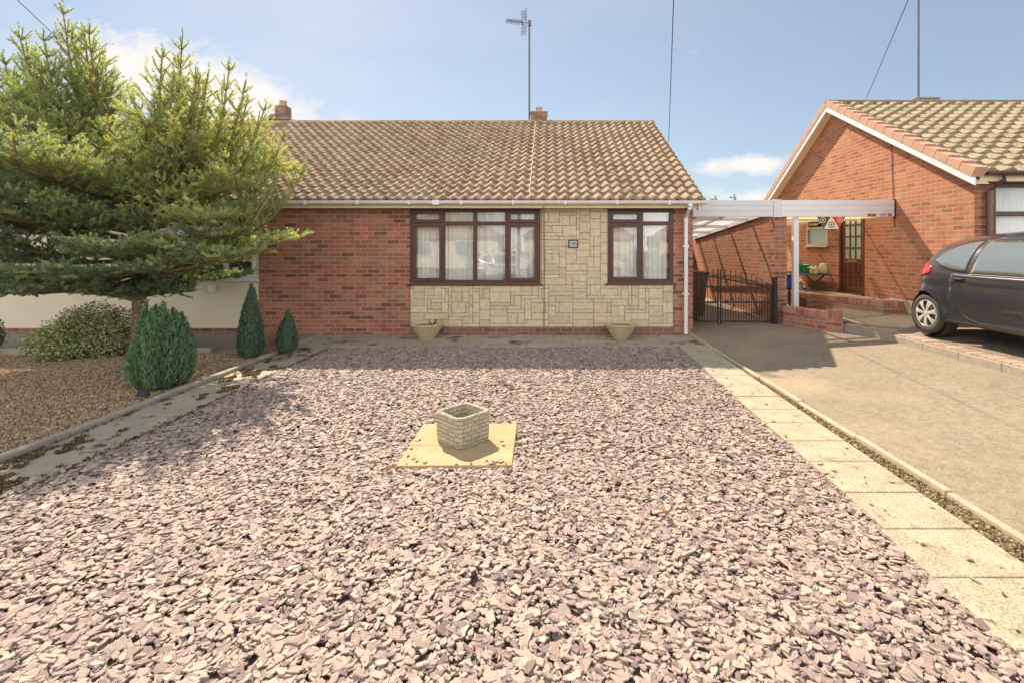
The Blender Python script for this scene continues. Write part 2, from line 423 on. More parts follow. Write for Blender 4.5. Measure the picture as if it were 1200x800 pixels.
def leafmat(name, stops, trans=0.35, tcol=1.3, rough=0.6):
    t = NT(name); g = t.N('ShaderNodeNewGeometry')
    c = t.ramp(g.outputs['Random Per Island'], stops)
    t.base(c, rough, 0.3)
    tl = t.N('ShaderNodeBsdfTranslucent')
    cc = t.mix(1.0, c, (tcol, tcol * 1.05, tcol * 0.55), 'MULTIPLY'); t.L(cc, tl.inputs[0])
    m = t.N('ShaderNodeMixShader'); m.inputs[0].default_value = trans
    t.L(t.p.outputs[0], m.inputs[1]); t.L(tl.outputs[0], m.inputs[2]); t.L(m.outputs[0], t.out.inputs[0])
    return t.m
def attrleaf(name, stops, trans=0.35, tcol=1.3, vary=0.25):
    """colour from a per-shoot attribute"""
    t = NT(name); a = t.N('ShaderNodeAttribute'); a.attribute_name = 'tint'
    c = t.ramp(a.outputs['Fac'], stops)
    g = t.N('ShaderNodeNewGeometry')
    c = t.mix(vary, c, t.ramp(g.outputs['Random Per Island'], [(0.0, 0.1), (1.0, 0.95)]), 'SOFT_LIGHT')
    t.base(c, 0.55, 0.3)
    tl = t.N('ShaderNodeBsdfTranslucent')
    cc = t.mix(1.0, c, (tcol, tcol * 1.05, tcol * 0.55), 'MULTIPLY'); t.L(cc, tl.inputs[0])
    m = t.N('ShaderNodeMixShader'); m.inputs[0].default_value = trans
    t.L(t.p.outputs[0], m.inputs[1]); t.L(tl.outputs[0], m.inputs[2]); t.L(m.outputs[0], t.out.inputs[0])
    return t.m
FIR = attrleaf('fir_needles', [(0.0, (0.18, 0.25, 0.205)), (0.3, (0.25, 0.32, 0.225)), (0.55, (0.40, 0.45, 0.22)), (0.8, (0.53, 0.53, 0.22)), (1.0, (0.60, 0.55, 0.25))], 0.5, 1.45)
BARK = mottled('fir_bark', (0.15, 0.10, 0.065), (0.34, 0.26, 0.17), 26, 0.95, 1.0, 38, 0.03, fine=0.7)
TWIG = mottled('fir_twig', (0.26, 0.18, 0.09), (0.36, 0.26, 0.14), 18, 0.95, 0.3, 60)
CYP = attrleaf('cypress_foliage', [(0.0, (0.085, 0.16, 0.085)), (0.5, (0.14, 0.245, 0.125)), (1.0, (0.24, 0.36, 0.18))], 0.25, 1.2)
CYPBLUE = attrleaf('blue_cypress_foliage', [(0.0, (0.07, 0.12, 0.075)), (0.5, (0.11, 0.175, 0.105)), (1.0, (0.19, 0.26, 0.155))], 0.2, 1.1)
EUO = leafmat('variegated_leaves', [(0.0, (0.10, 0.19, 0.06)), (0.3, (0.18, 0.28, 0.08)), (0.45, (0.42, 0.44, 0.20)), (0.75, (0.62, 0.58, 0.34)), (1.0, (0.70, 0.66, 0.45))], 0.3, 1.0)
GREENLEAF = leafmat('green_leaves', [(0.0, (0.05, 0.11, 0.03)), (0.5, (0.10, 0.19, 0.05)), (1.0, (0.17, 0.27, 0.08))], 0.35, 1.3)
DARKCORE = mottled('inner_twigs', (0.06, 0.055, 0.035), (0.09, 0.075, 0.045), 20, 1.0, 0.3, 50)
DEADLEAF = mottled('dry_leaf', (0.45, 0.20, 0.07), (0.55, 0.30, 0.12), 30, 0.8, 0.2, 60)
# ------------------------------------------------------------------ ground and paving
def struct(o): o['kind'] = 'structure'; return o
def sheet(name, pts, mat):
    """pts: list of (x,y,z) polygon"""
    m = MB(); m.add(pts, [tuple(range(len(pts)))])
    return struct(m.build(name, mat))

GRASS = mottled('rough_grass', (0.07, 0.10, 0.03), (0.13, 0.15, 0.06), 2, 1.0, 0.6, 60, 0.02)
sheet('ground', [(-400, -400, -0.30), (400, -400, -0.30), (400, 400, -0.30), (-400, 400, -0.30)], GRASS)
# street behind the camera
sheet('road', [(-60, -9.5, -0.13), (60, -9.5, -0.13), (60, -4.0, -0.13), (-60, -4.0, -0.13)], ROAD)
m = MB(); m.box(-60, 60, -3.9, -1.6, -0.25, -0.02); m.box(-60, 60, -11.6, -9.6, -0.25, -0.02)
m.box(-60, 60, -4.0, -3.9, -0.25, 0.0); m.box(-60, 60, -9.6, -9.5, -0.25, 0.0)
struct(m.build('pavement', mottled('pavement_grey', (0.26, 0.25, 0.23), (0.2, 0.19, 0.18), 3, 0.95, 0.3, 80)))

# slate bed underlay
sheet('slate_bed', [(-3.60, -1.6, 0.0), (2.3, -1.6, 0.0), (2.3, 7.75, 0.0), (-3.60, 7.75, 0.0)], SLATEBASE)
# pea gravel bed with a gentle mound
def pea_h(x, y):
    return 0.012 + 0.03 * np.sin(x * 1.1 + 0.6) * np.sin(y * 0.9 + 0.3) + 0.03 * np.exp(-((x + 5.6) ** 2 + (y - 6.4) ** 2) / 0.8)
xs = np.linspace(-16, -4.09, 90); ys = np.linspace(-1.6, 7.22, 70)
m = MB(); m.grid([[(x, y, float(pea_h(x, y))) for y in ys] for x in xs])
struct(m.build('gravel_bed', PEABASE, smooth=True))

def slab_row(name, mat, cells, z0, z1, bevel=0.006):
    """cells: list of 4-corner polygons"""
    m = MB()
    for c in cells:
        dz = random.uniform(-0.003, 0.003)
        m.prism(c, 'z', z0, z1 + dz)
    return struct(m.build(name, mat, bevel=bevel))

# left path between kerb and slate
cells = []
y = -1.4
while y < 7.6:
    l = 0.60; j = 0.007
    x0 = lambda yy: -4.0 + 0.006 * yy * 0; 
    cells.append([(-3.995, y + j), (-3.44 + random.uniform(-.01, .01), y + j), (-3.44 + random.uniform(-.01, .01), y + l), (-3.995, y + l)])
    y += l
slab_row('left_path', CONC_MOSS, cells, -0.05, 0.022)
m = MB(); y = -1.4
while y < 7.9:
    m.box(-4.085, -4.005, y + 0.004, y + 0.91, -0.1, 0.065 + random.uniform(-.006, .006)); y += 0.915
struct(m.build('left_kerb', KERBSTONE, bevel=0.012))

# path along the house fronts
cells = []
for r, (ya, yb) in enumerate([(7.74, 8.24), (8.25, 8.76)]):
    x = -4.1 + 0.0 - r * 0.3
    while x < 2.55:
        w = 0.75
        cells.append([(x + .006, ya), (min(x + w, 2.56), ya), (min(x + w, 2.56), yb), (x + .006, yb)])
        x += w
slab_row('front_path', CONC_MOSS, cells, -0.06, 0.03)
cells = []
for r, (ya, yb) in enumerate([(7.34, 8.04), (8.05, 8.76)]):
    x = -16.0
    while x < -4.2:
        w = 0.85
        cells.append([(x + .006, ya), (min(x + w, -4.11), ya), (min(x + w, -4.11), yb), (x + .006, yb)]); x += w
slab_row('next_door_path', mottled('grey_slab', (0.33, 0.30, 0.25), (0.24, 0.22, 0.19), 3, 0.95, 0.5, 80), cells, -0.06, 0.05)
m = MB(); x = -16
while x < -5.2:
    m.box(x + .004, x + 0.91, 7.24, 7.33, -0.1, 0.10 + random.uniform(-.006, .006)); x += 0.915
struct(m.build('next_door_edging', KERBSTONE, bevel=0.012))
m = MB()
for i in range(9):
    m.box(-16.2 + i * 0.92, -15.3 + i * 0.92, 6.02, 6.62, -0.04, 0.055)
struct(m.build('stepping_path', CONC_WARM, bevel=0.008))

# right path, slabs drift away from the edging towards the street
ys_j = [7.73, 7.28, 6.84, 6.40, 5.97, 5.53, 5.1, 4.70, 4.34, 3.93, 3.55, 3.10, 2.70, 2.30, 1.88, 1.45, 1.0, .55, .1, -.4, -.9, -1.5]
cells = []
def lx(y): return 1.83 + 0.038 * (y - 1.9) 
def rx(y): return 2.34 + 0.032 * (y - 1.9)
for a, b in zip(ys_j[:-1], ys_j[1:]):
    o = 0.02 if b > 2.6 else -0.015
    cells.append([(lx(b) + o, b + 0.006), (rx(b), b + 0.006), (rx(a), a), (lx(a) + o, a)])
slab_row('right_path', CONC_WARM, cells, -0.06, 0.045, 0.008)
sheet('soil_strip', [(2.2, -1.6, 0.012), (2.52, -1.6, 0.012), (2.52, 7.8, 0.012), (2.2, 7.8, 0.012)], SOIL)
m = MB(); y = -1.5
while y < 9.4:
    dx = random.uniform(-0.006, 0.006)
    m.box(2.52 + dx, 2.57 + dx, y + 0.004, min(y + 0.91, 9.4), -0.1, 0.062 + random.uniform(-.008, .008)); y += 0.915
struct(m.build('drive_edging', EDGING, bevel=0.01))

# driveway, gently rising to the neighbour's side and to the gate
def drive_z(x, y):
    u = min(max((x - 2.57) / 2.75, 0), 1); v = min(max((y - 7.2) / 2.2, 0), 1)
    return 0.015 + 0.15 * u + 0.085 * v * (1 - u) - 0.02
m = MB()
xs = np.linspace(2.57, 5.32, 16); ys = np.concatenate([np.linspace(-1.6, 7, 20), np.linspace(7.3, 9.5, 12), [12, 16.5]])
m.grid([[(float(x), float(y), drive_z(x, y)) for y in ys] for x in xs])
struct(m.build('driveway', ASPHALT, smooth=True))
# neighbour's raised kerb (brick pavers on edge over a concrete face) and drive
def kcurve(y):
    return 5.32 - 0.16 * max(0, (y - 7.4)) ** 1.6
def kerb_row(dx0, dx1, z0, z1, name, mat):
    m = MB(); y = -1.5
    while y < 8.5:
        y2 = y + 0.105
        a0, a1 = kcurve(y), kcurve(y2)
        dz = random.uniform(-.004, .004)
        m.prism([(a0 + dx0, y + .004), (a0 + dx1, y + .004), (a1 + dx1, y2), (a1 + dx0, y2)], 'z', z0, z1 + dz)
        y = y2
    return struct(m.build(name, mat, bevel=0.005, seg=1))
kerb_row(0.045, 0.26, 0.0, 0.268, 'brick_kerb', island('kerb_pavers', [(0, (0.34, 0.22, 0.16)), (0.5, (0.43, 0.29, 0.21)), (1, (0.48, 0.36, 0.27))], 0.9, 0.5, 60))
m = MB(); y = -1.5
while y < 8.5:
    y2 = y + 0.6; a0, a1 = kcurve(y), kcurve(y2)
    m.prism([(a0, y + .004), (a0 + .043, y + .004), (a1 + .043, y2), (a1, y2)], 'z', 0.0, 0.25); y = y2
struct(m.build('kerb_face', KERBSTONE, bevel=0.008))
def ndz(x, y): return 0.262 + 0.09 * min(max((x - 5.55) / 0.5, 0), 1) + 0.03 * min(max((y - 8) / 1.5, 0), 1)
m = MB(); rows = []
for i in range(26):
    t = i / 25
    row = []
    for yy in np.concatenate([np.linspace(-1.6, 7, 14), np.linspace(7.2, 8.45, 8), [9.5, 12, 16]]):
        a = kcurve(min(yy, 8.45)) + 0.262 if yy < 8.5 else 4.66
        x = a + (18 - a) * t ** 2.2
        row.append((x, float(yy), ndz(x, yy)))
    rows.append(row)
m.grid(rows)
struct(m.build('next_door_driveway', ASPHALT2, smooth=True))

# ------------------------------------------------------------------ scattered stones
def flakes(name, n, region, L, wr, T, mat, zf, tilt=17, k=7, dens=None, holes=()):
    x0, x1, y0, y1 = region
    # density falls with distance
    pts = []
    need = n
    while need > 0:
        xx = rng.uniform(x0, x1, need * 2); yy = rng.uniform(y0, y1, need * 2)
        keepm = np.ones(len(xx), bool)
        if dens is not None: keepm &= rng.uniform(0, 1, len(xx)) < dens(xx, yy)
        for h in holes: keepm &= ~h(xx, yy)
        p = np.stack([xx[keepm], yy[keepm]], 1)[:need]
        pts.append(p); need -= len(p)
    P = np.concatenate(pts)[:n]
    n = len(P)
    ang = np.linspace(0, 2 * np.pi, k, endpoint=False)[None, :] + rng.uniform(-.42, .42, (n, k))
    rad = rng.uniform(0.70, 1.15, (n, k))
    l = rng.uniform(L[0], L[1], (n, 1)) * rng.choice([0.45, 0.7, 1.0, 1.0, 1.3], (n, 1)); w = l * rng.uniform(wr[0], wr[1], (n, 1))
    X = np.cos(ang) * rad * l / 2; Y = np.sin(ang) * rad * w / 2
    th = rng.uniform(T[0], T[1], (n, 1))
    top = np.stack([X * .90, Y * .90, th / 2 + rng.uniform(-.12, .12, (n, k)) * th], -1)
    mid = np.stack([X, Y, th * .12 + np.zeros_like(X)], -1)
    bot = np.stack([X * .88, Y * .88, -th / 2 + np.zeros_like(X)], -1)
    V = np.concatenate([top, mid, bot], 1)                      # n, 3k, 3
    yaw = rng.uniform(0, 2 * np.pi, n)
    tx = np.radians(rng.normal(0, tilt, n)); ty = np.radians(rng.normal(0, tilt, n))
    cz, sz = np.cos(yaw), np.sin(yaw); cx, sx = np.cos(tx), np.sin(tx); cy, sy = np.cos(ty), np.sin(ty)
    Z0 = np.zeros(n); O = np.ones(n)
    Rz = np.stack([cz, -sz, Z0, sz, cz, Z0, Z0, Z0, O], -1).reshape(n, 3, 3)
    Rx = np.stack([O, Z0, Z0, Z0, cx, -sx, Z0, sx, cx], -1).reshape(n, 3, 3)
    Ry = np.stack([cy, Z0, sy, Z0, O, Z0, -sy, Z0, cy], -1).reshape(n, 3, 3)
    M = Ry @ Rx @ Rz
    V = np.einsum('nij,nkj->nki', M, V)
    V[:, :, 0] += P[:, 0:1]; V[:, :, 1] += P[:, 1:2]
    V[:, :, 2] += zf(P[:, 0], P[:, 1])[:, None]
    base = (np.arange(n) * 3 * k)[:, None]
    topf = base + np.arange(k)[None, :]
    i = np.arange(k); j = (i + 1) % k
    q1 = (base[:, :, None] + np.stack([k + i, k + j, j, i], -1)[None]).reshape(-1, 4)
    q2 = (base[:, :, None] + np.stack([2 * k + i, 2 * k + j, k + j, k + i], -1)[None]).reshape(-1, 4)
    return np_object(name, V.reshape(-1, 3), [topf, q1, q2], mat)

FX, FY = -0.68, 3.905
def flag_hole(x, y):
    # the planter's flag, kept clear of stones
    ca, sa = math.cos(R(1)), math.sin(R(1))
    u = (x - FX) * ca + (y - FY) * sa; v = -(x - FX) * sa + (y - FY) * ca
    return (np.abs(u) < 0.415) & (np.abs(v) < 0.415)
def slate_z(x, y):
    return 0.012 + rng.uniform(0, 0.018, len(x)) + 0.006 * np.sin(x * 2.3) * np.sin(y * 1.7 + 1)
def edge(x, y):  # ragged edges where the bed meets the paths
    r = lx(y) + 0.02 + 0.012 * np.sin(y * 9) ; 
    return (x > r) | (x < -3.42 + 0.015 * np.sin(y * 7)) | (y > 7.72)
o = flakes('slate_chippings', 90000, (-3.46, 2.1, 1.2, 7.75), (0.034, 0.072), (0.38, 0.75), (0.004, 0.009), SLATE, slate_z, tilt=10, k=6,
           dens=lambda x, y: np.where(y < 3.6, 1.0, 0.72), holes=(flag_hole, edge))
tag(o, 'plum and pink slate chippings spread thickly over the front garden', 'slate chippings', kind='stuff')
# stones behind the viewpoint, thinner
o = flakes('slate_chippings', 5000, (-3.4, 1.8, -1.5, 1.2), (0.05, 0.09), (0.5, 0.8), (0.006, 0.012), SLATE, slate_z, tilt=12)
tag(o, 'plum slate chippings nearest the street, behind the viewpoint', 'slate chippings', kind='stuff')
# pale plum stones strewn over the pea gravel near the round bush
o = flakes('strewn_slate', 420, (-5.9, -4.6, 5.5, 6.6), (0.04, 0.08), (0.5, 0.8), (0.008, 0.014), SLATE, lambda x, y: pea_h(x, y) + 0.012, tilt=14,
           dens=lambda x, y: np.exp(-((x + 5.25) ** 2) / 0.10 - ((y - 6.15 + (x + 5.2) * .8) ** 2) / 0.05))
tag(o, 'patch of slate pieces strewn on the brown gravel beside the round conifer', 'slate pieces', kind='stuff')
o = flakes('pea_gravel', 52000, (-10.5, -4.09, 2.3, 7.22), (0.014, 0.026), (0.7, 1.0), (0.008, 0.014), PEA, lambda x, y: pea_h(x, y) + 0.002 + rng.uniform(0, .006, len(x)), tilt=14, k=5,
           dens=lambda x, y: np.where(x > -1.28 * y - 1, 1.0, 0.0))
tag(o, 'small brown pea gravel covering the bed beneath the fir tree', 'gravel', kind='stuff')
# crumbs in the soil strip
o = flakes('soil_crumbs', 5200, (2.22, 2.54, 1.6, 7.6), (0.008, 0.03), (0.6, 1.0), (0.006, 0.014), island('crumbs', [(0, (0.12, 0.08, 0.045)), (0.6, (0.27, 0.19, 0.11)), (1, (0.42, 0.32, 0.2))], 1.0, 0.3, 90), lambda x, y: 0.018 + rng.uniform(0, .012, len(x)), tilt=20, k=5,
           holes=(lambda x, y: x < rx(y) + 0.005,))
tag(o, 'crumbly dry soil in the gap between the slabs and the drive edging', 'soil crumbs', kind='stuff')
# debris along the kerbs
o = flakes('kerb_debris', 1500, (2.575, 2.68, 2.2, 9.3), (0.005, 0.014), (0.5, 1.0), (0.003, 0.006), island('debris', [(0, (0.12, 0.08, 0.04)), (1, (0.36, 0.26, 0.15))], 1.0, 0), lambda x, y: 0.02 + 0 * x, tilt=20, k=5, dens=lambda x, y: np.clip(1 - (x - 2.575) / 0.08, 0, 1) * (0.5 + 0.5 * np.sin(y * 4)))
tag(o, 'scattered grit along the foot of the drive edging', 'grit', kind='stuff')

o = flakes('path_debris', 5200, (-3.99, -3.36, 2.4, 7.6), (0.006, 0.026), (0.5, 1.0), (0.003, 0.010), island('moss_debris', [(0, (0.05, 0.03, 0.015)), (.6, (0.13, 0.075, 0.035)), (1, (0.26, 0.17, 0.09))], 1.0, 0), lambda x, y: 0.026 + rng.uniform(0, .01, len(x)), tilt=22, k=5,
           dens=lambda x, y: np.clip((np.sin(y * 2.3 + 5 * x) + np.sin(y * 5.9 - 9 * x + 1) + np.sin(y * 13.7 + 17 * x) * .8 + np.sin(31 * y - 23 * x) * .6 + np.sin(47 * x + 19 * y) * .6) * .9 - .9, 0, 1) * np.exp(-((x + 3.74) / .22) ** 4) + .22 * np.exp(-((x + 3.42) / .03) ** 2) + .15 * np.exp(-((x + 3.98) / .02) ** 2))
tag(o, 'brown moss and leaf debris lying in patches on the left path', 'moss debris', kind='stuff')
o = flakes('stray_slate', 16, (FX - .40, FX + .40, FY - .40, FY + .1), (0.04, 0.07), (0.4, 0.7), (0.004, 0.008), SLATE, lambda x, y: 0.048 + 0 * x, tilt=3, k=6, dens=lambda x, y: np.where((np.abs(x - FX) > .30) | (y < FY - .33), 1.0, 0.0))
tag(o, 'few slate pieces strewn along the edges of the buff flag', 'slate pieces', kind='stuff')
o = flakes('stray_slate', 130, (1.88, 2.35, 1.6, 7.6), (0.012, 0.045), (0.4, 0.8), (0.003, 0.007), SLATE, lambda x, y: 0.050 + 0 * x, tilt=4, k=6, dens=lambda x, y: np.exp(-(x - lx(y)) / .07) * .9 + .05)
tag(o, 'slate fragments kicked onto the edge of the right slab path', 'slate pieces', kind='stuff')
# buff flag and planter
m = MB()
m.box(FX - 0.415, FX + 0.415, FY - 0.415, FY - 0.0585, 0.0, 0.041, rz=R(1), c=(FX, FY))
m.box(FX - 0.415, FX + 0.415, FY - 0.057, FY + 0.415, 0.0, 0.042, rz=R(1), c=(FX, FY))
o = m.build('paving_flag', FLAG, bevel=0.006)
tag(o, 'cracked buff flagstone lying in the slate under the square planter', 'flagstone')

def planter():
    root = thing('square_planter', 'square weathered stone planter with brick pattern sides on the buff flag', 'planter', (-0.69, 3.955, 0.042), R(-43))
    s, h, w = 0.166, 0.240, 0.037
    m = MB()
    # outer rings with a softly swollen rustic shape
    def ring(r, z, nn=10, jit=0.0, rough=0.35):
        pts = []
        for side in range(4):
            for i in range(nn):
                t = -1 + 2 * i / nn
                x, y = t * r, -r
                c = 1 - 0.10 * abs(t) ** 6
                x *= c; y *= c
                a = side * math.pi / 2
                pts.append((x * math.cos(a) - y * math.sin(a) + random.uniform(-jit, jit), x * math.sin(a) + y * math.cos(a) + random.uniform(-jit, jit), z + random.uniform(-jit, jit)))
        return pts
    prof = [(s * .93, 0.0, 0), (s * .97, 0.01, 0), (s * 1.0, 0.06, 0.0012), (s * 1.0, 0.12, 0.0012), (s, 0.17, .0012), (s * 1.02, 0.205, 0.003), (s * 1.03, 0.224, .004), (s * .97, h, 0.003),
            (s - w * .9, h - .002, 0.003), (s - w, h - 0.02, 0.002), (s - w * 1.1, 0.13, 0.001), (s * .2, 0.128, 0.001)]
    rs = [ring(a, b, 10, j) for a, b, j in prof]
    n = 40; vs = [p for r in rs for p in r]; fs = []
    for i in range(len(rs) - 1):
        for k in range(n):
            fs.append((i * n + k, i * n + (k + 1) % n, (i + 1) * n + (k + 1) % n, (i + 1) * n + k))
    fs.append(tuple(range(n - 1, -1, -1))); fs.append(tuple((len(rs) - 1) * n + k for k in range(n)))
    m.add(vs, fs)
    t = NT('rustic_stone'); uv, v = wall_uv(t)
    b = t.N('ShaderNodeTexBrick'); 
    nz = t.N('ShaderNodeTexNoise'); nz.inputs['Scale'].default_value = 18; t.L(v, nz.inputs['Vector'])
    vm = t.N('ShaderNodeVectorMath', operation='MULTIPLY_ADD'); t.L(nz.outputs['Color'], vm.inputs[0]); vm.inputs[1].default_value = (0.012, 0.012, 0); t.L(uv, vm.inputs[2])
    t.L(vm.outputs[0], b.inputs['Vector'])
    b.inputs['Scale'].default_value = 1; b.inputs['Brick Width'].default_value = 0.072; b.inputs['Row Height'].default_value = 0.033; b.inputs['Mortar Size'].default_value = 0.0025; b.inputs['Mortar Smooth'].default_value = 0.6
    b.inputs['Color1'].default_value = (0.42, 0.37, 0.28, 1); b.inputs['Color2'].default_value = (0.50, 0.44, 0.33, 1); b.inputs['Mortar'].default_value = (0.22, 0.19, 0.14, 1)
    n1 = t.noise(v, 60, 5, 0.75); c = t.mix(0.8, b.outputs['Color'], t.ramp(n1, [(0.3, 0.15), (0.7, 0.85)]), 'SOFT_LIGHT')
    n2 = t.noise(v, 14, 4, 0.7); c = t.mix(t.math('MULTIPLY', t.ramp(n2, [(0.5, 0.0), (0.7, 1.0)]), 0.5), c, (0.16, 0.14, 0.11))
    t.base(c, 0.95, 0.2); t.bump(t.math('SUBTRACT', t.math('MULTIPLY', n1, .5), b.outputs['Fac']), 0.9, 0.006)
    m.build('planter_body', t.m, root, smooth=False)
    return root
planter()
# fallen leaves on the slate
for i, (px, py, lab) in enumerate([(-0.42, 5.43, 'curled rust coloured leaf lying on the slate beyond the planter'), (0.68, 2.83, 'brown dried leaf on the slate in the right foreground'),
                            (1.62, 6.75, 'tan dry twig cluster at the shaded far corner of the slate'), (-1.12, 3.42, 'small amber leaf on the slate in front of the buff flag')]):
    m = MB(); s = 0.055 if i != 2 else 0.09
    rows = []
    for a in range(6):
        u = a / 5; w = math.sin(math.pi * (0.06 + 0.88 * u)) * 0.45
        rows.append([((u - .5) * s, v * w * s, 0.02 * (abs(v) ** 1.5) + 0.012 * math.sin(3 * u + i)) for v in (-1, -.5, 0, .5, 1)])
    m.grid(rows)
    o = m.build('fallen_leaf', DEADLEAF); o.location = (px, py, 0.048); o.rotation_euler = (0.15 * i, 0.2, 0.9 * i)
    sm = o.modifiers.new('t', 'SOLIDIFY'); sm.thickness = 0.0012
    tag(o, lab, 'leaf', 'fallen leaves')

# ------------------------------------------------------------------ houses
FYW = 8.77           # front wall plane
def tiled_roof(name, mat, x0, x1, eY, eZ, rY, rZ, rows, period=0.195, parent=None, amp=0.026, lift=0.046, seed=1, coarse=False, sy=1):
    """a slope of pantiles: every course is a waved strip with a thick lower edge"""
    r = np.random.default_rng(seed)
    nper = int(round((x1 - x0) / period)); sub = 4 if coarse else 8
    X = np.linspace(x0, x0 + nper * period, nper * sub + 1); X = X + (x1 - X[-1]) * (X - x0) / (x1 - x0)
    period = (x1 - x0) / nper; ph = ((X - x0) / period) % 1.0
    wave = amp * (np.clip(0.5 + 0.62 * np.cos(2 * np.pi * (ph - 0.45)), 0, 1) ** 1.25) * 2
    tile = np.floor((X - x0) / period + 1e-4).astype(int)
    d = np.array([0, rY - eY, rZ - eZ]); Lr = np.linalg.norm(d); d = d / Lr
    nrm = np.array([0, -d[2] * np.sign(d[1]), abs(d[1])])
    V = []; F = []; T = []
    n = len(X)
    for j in range(rows):
        s0 = Lr * j / rows; s1 = Lr * (j + 1) / rows + 0.012
        jit_s = r.normal(0, 0.0035, nper + 1)[tile]; jit_z = r.normal(0, 0.0028, nper + 1)[tile]; tint = r.uniform(0, 1, nper + 1)[tile]
        wig = 0.01 * math.sin(j * 1.3) * 0.4
        def line(s, h, xw):
            P = np.zeros((n, 3)); P[:, 0] = X + xw
            base = np.array([0, eY, eZ])[None] + d[None] * (np.asarray(s)[:, None] if np.ndim(s) else np.full((n, 1), s)) + nrm[None] * np.asarray(h)[:, None]
            P[:, 1:] = base[:, 1:]
            return P
        b = len(V) * n
        V.append(line(s0 + jit_s, wave - 0.012, 0)); V.append(line(s0 + jit_s, wave + lift + jit_z, 0)); V.append(line(s0 + jit_s + .012, wave + lift + 0.005 + jit_z, 0)); V.append(line(np.full(n, s1), wave + 0.004, 0))
        T += [tint] * 4
        i = np.arange(n - 1)
        for q in range(3):
            F.append(np.stack([b + q * n + i, b + q * n + i + 1, b + (q + 1) * n + i + 1, b + (q + 1) * n + i], -1))
    o = np_object(name, np.concatenate(V), [np.concatenate(F)], mat, parent, smooth=False, attr={'tint': np.concatenate(T)})
    return o
def wchild(o, parent):
    o.parent = parent
    w = Vector((0, 0, 0)); p = parent
    while p is not None:
        w += Vector(p.location); p = p.parent
    o.location = -w
    return o

def ring_frame(m, x0, x1, z0, z1, w, ya, yb):
    """rectangular frame of width w in an xz plane"""
    m.box(x0, x1, ya, yb, z0, z0 + w); m.box(x0, x1, ya, yb, z1 - w, z1)
    m.box(x0, x0 + w, ya, yb, z0 + w, z1 - w); m.box(x1 - w, x1, ya, yb, z0 + w, z1 - w)

def window(root, x0, x1, z0, z1, Y, cols, mat, transom, fw=0.06, sash=(), sill=True, lead=False, sillmat=None, trans_all=True):
    """cols: x positions of mullions; transom z; sash: list of cell (col,row) with an opening frame"""
    m = MB(); ring_frame(m, x0, x1, z0, z1, fw, Y + 0.02, Y + 0.09)
    xs = [x0 + fw] + [c for c in cols] + [x1 - fw]
    for c in cols: m.box(c - fw * .42, c + fw * .42, Y + 0.022, Y + 0.088, z0 + fw, z1 - fw)
    edges = [x0 + fw] + [v for c in cols for v in (c - fw * .42, c + fw * .42)] + [x1 - fw]
    cellsx = [(edges[2 * i], edges[2 * i + 1]) for i in range(len(cols) + 1)]
    for a, b in cellsx:
        if transom: m.box(a, b, Y + 0.024, Y + 0.086, transom - fw * .42, transom + fw * .42)
    w = m.build('window', mat, root, bevel=0.004, world=True)
    zs = [(z0 + fw, (transom - fw * .42) if transom else z1 - fw)]
    if transom: zs.append((transom + fw * .42, z1 - fw))
    for ci, (a, b) in enumerate(cellsx):
        for ri, (c, d) in enumerate(zs):
            if (ci, ri) in sash:
                s = MB(); ring_frame(s, a - 0.012, b + 0.012, c - 0.012, d + 0.012, 0.058, Y + 0.002, Y + 0.05)
                s.build('sash', mat, w, bevel=0.008, world=True)
                a2, b2, c2, d2 = a + .04, b - .04, c + .04, d - .04
            else:
                s = MB(); ring_frame(s, a, b, c, d, 0.012, Y + 0.03, Y + 0.05)
                s.build('glazing_bead', mat, w, bevel=0.003, world=True)
                a2, b2, c2, d2 = a + .010, b - .010, c + .010, d - .010
            g = MB(); g.box(a2, b2, Y + 0.036, Y + 0.042, c2, d2)
            g.build('pane', GLASS, w, world=True)
            if lead:
                l = MB(); nx = max(2, int((b2 - a2) / 0.13)); nz = max(2, int((d2 - c2) / 0.16))
                for i in range(1, nx): l.box(a2 + (b2 - a2) * i / nx - .003, a2 + (b2 - a2) * i / nx + .003, Y + 0.033, Y + 0.0355, c2, d2)
                for i in range(1, nz): l.box(a2, b2, Y + 0.0315, Y + 0.0325, c2 + (d2 - c2) * i / nz - .003, c2 + (d2 - c2) * i / nz + .003)
                l.build('leading', STEEL, w, world=True)
    if sill:
        s = MB(); s.box(x0 - 0.05, x1 + 0.05, Y - 0.045, Y + 0.03, z0 - 0.032, z0 - 0.002)
        s.build('sill', sillmat or mat, w, bevel=0.005, world=True)
    return w

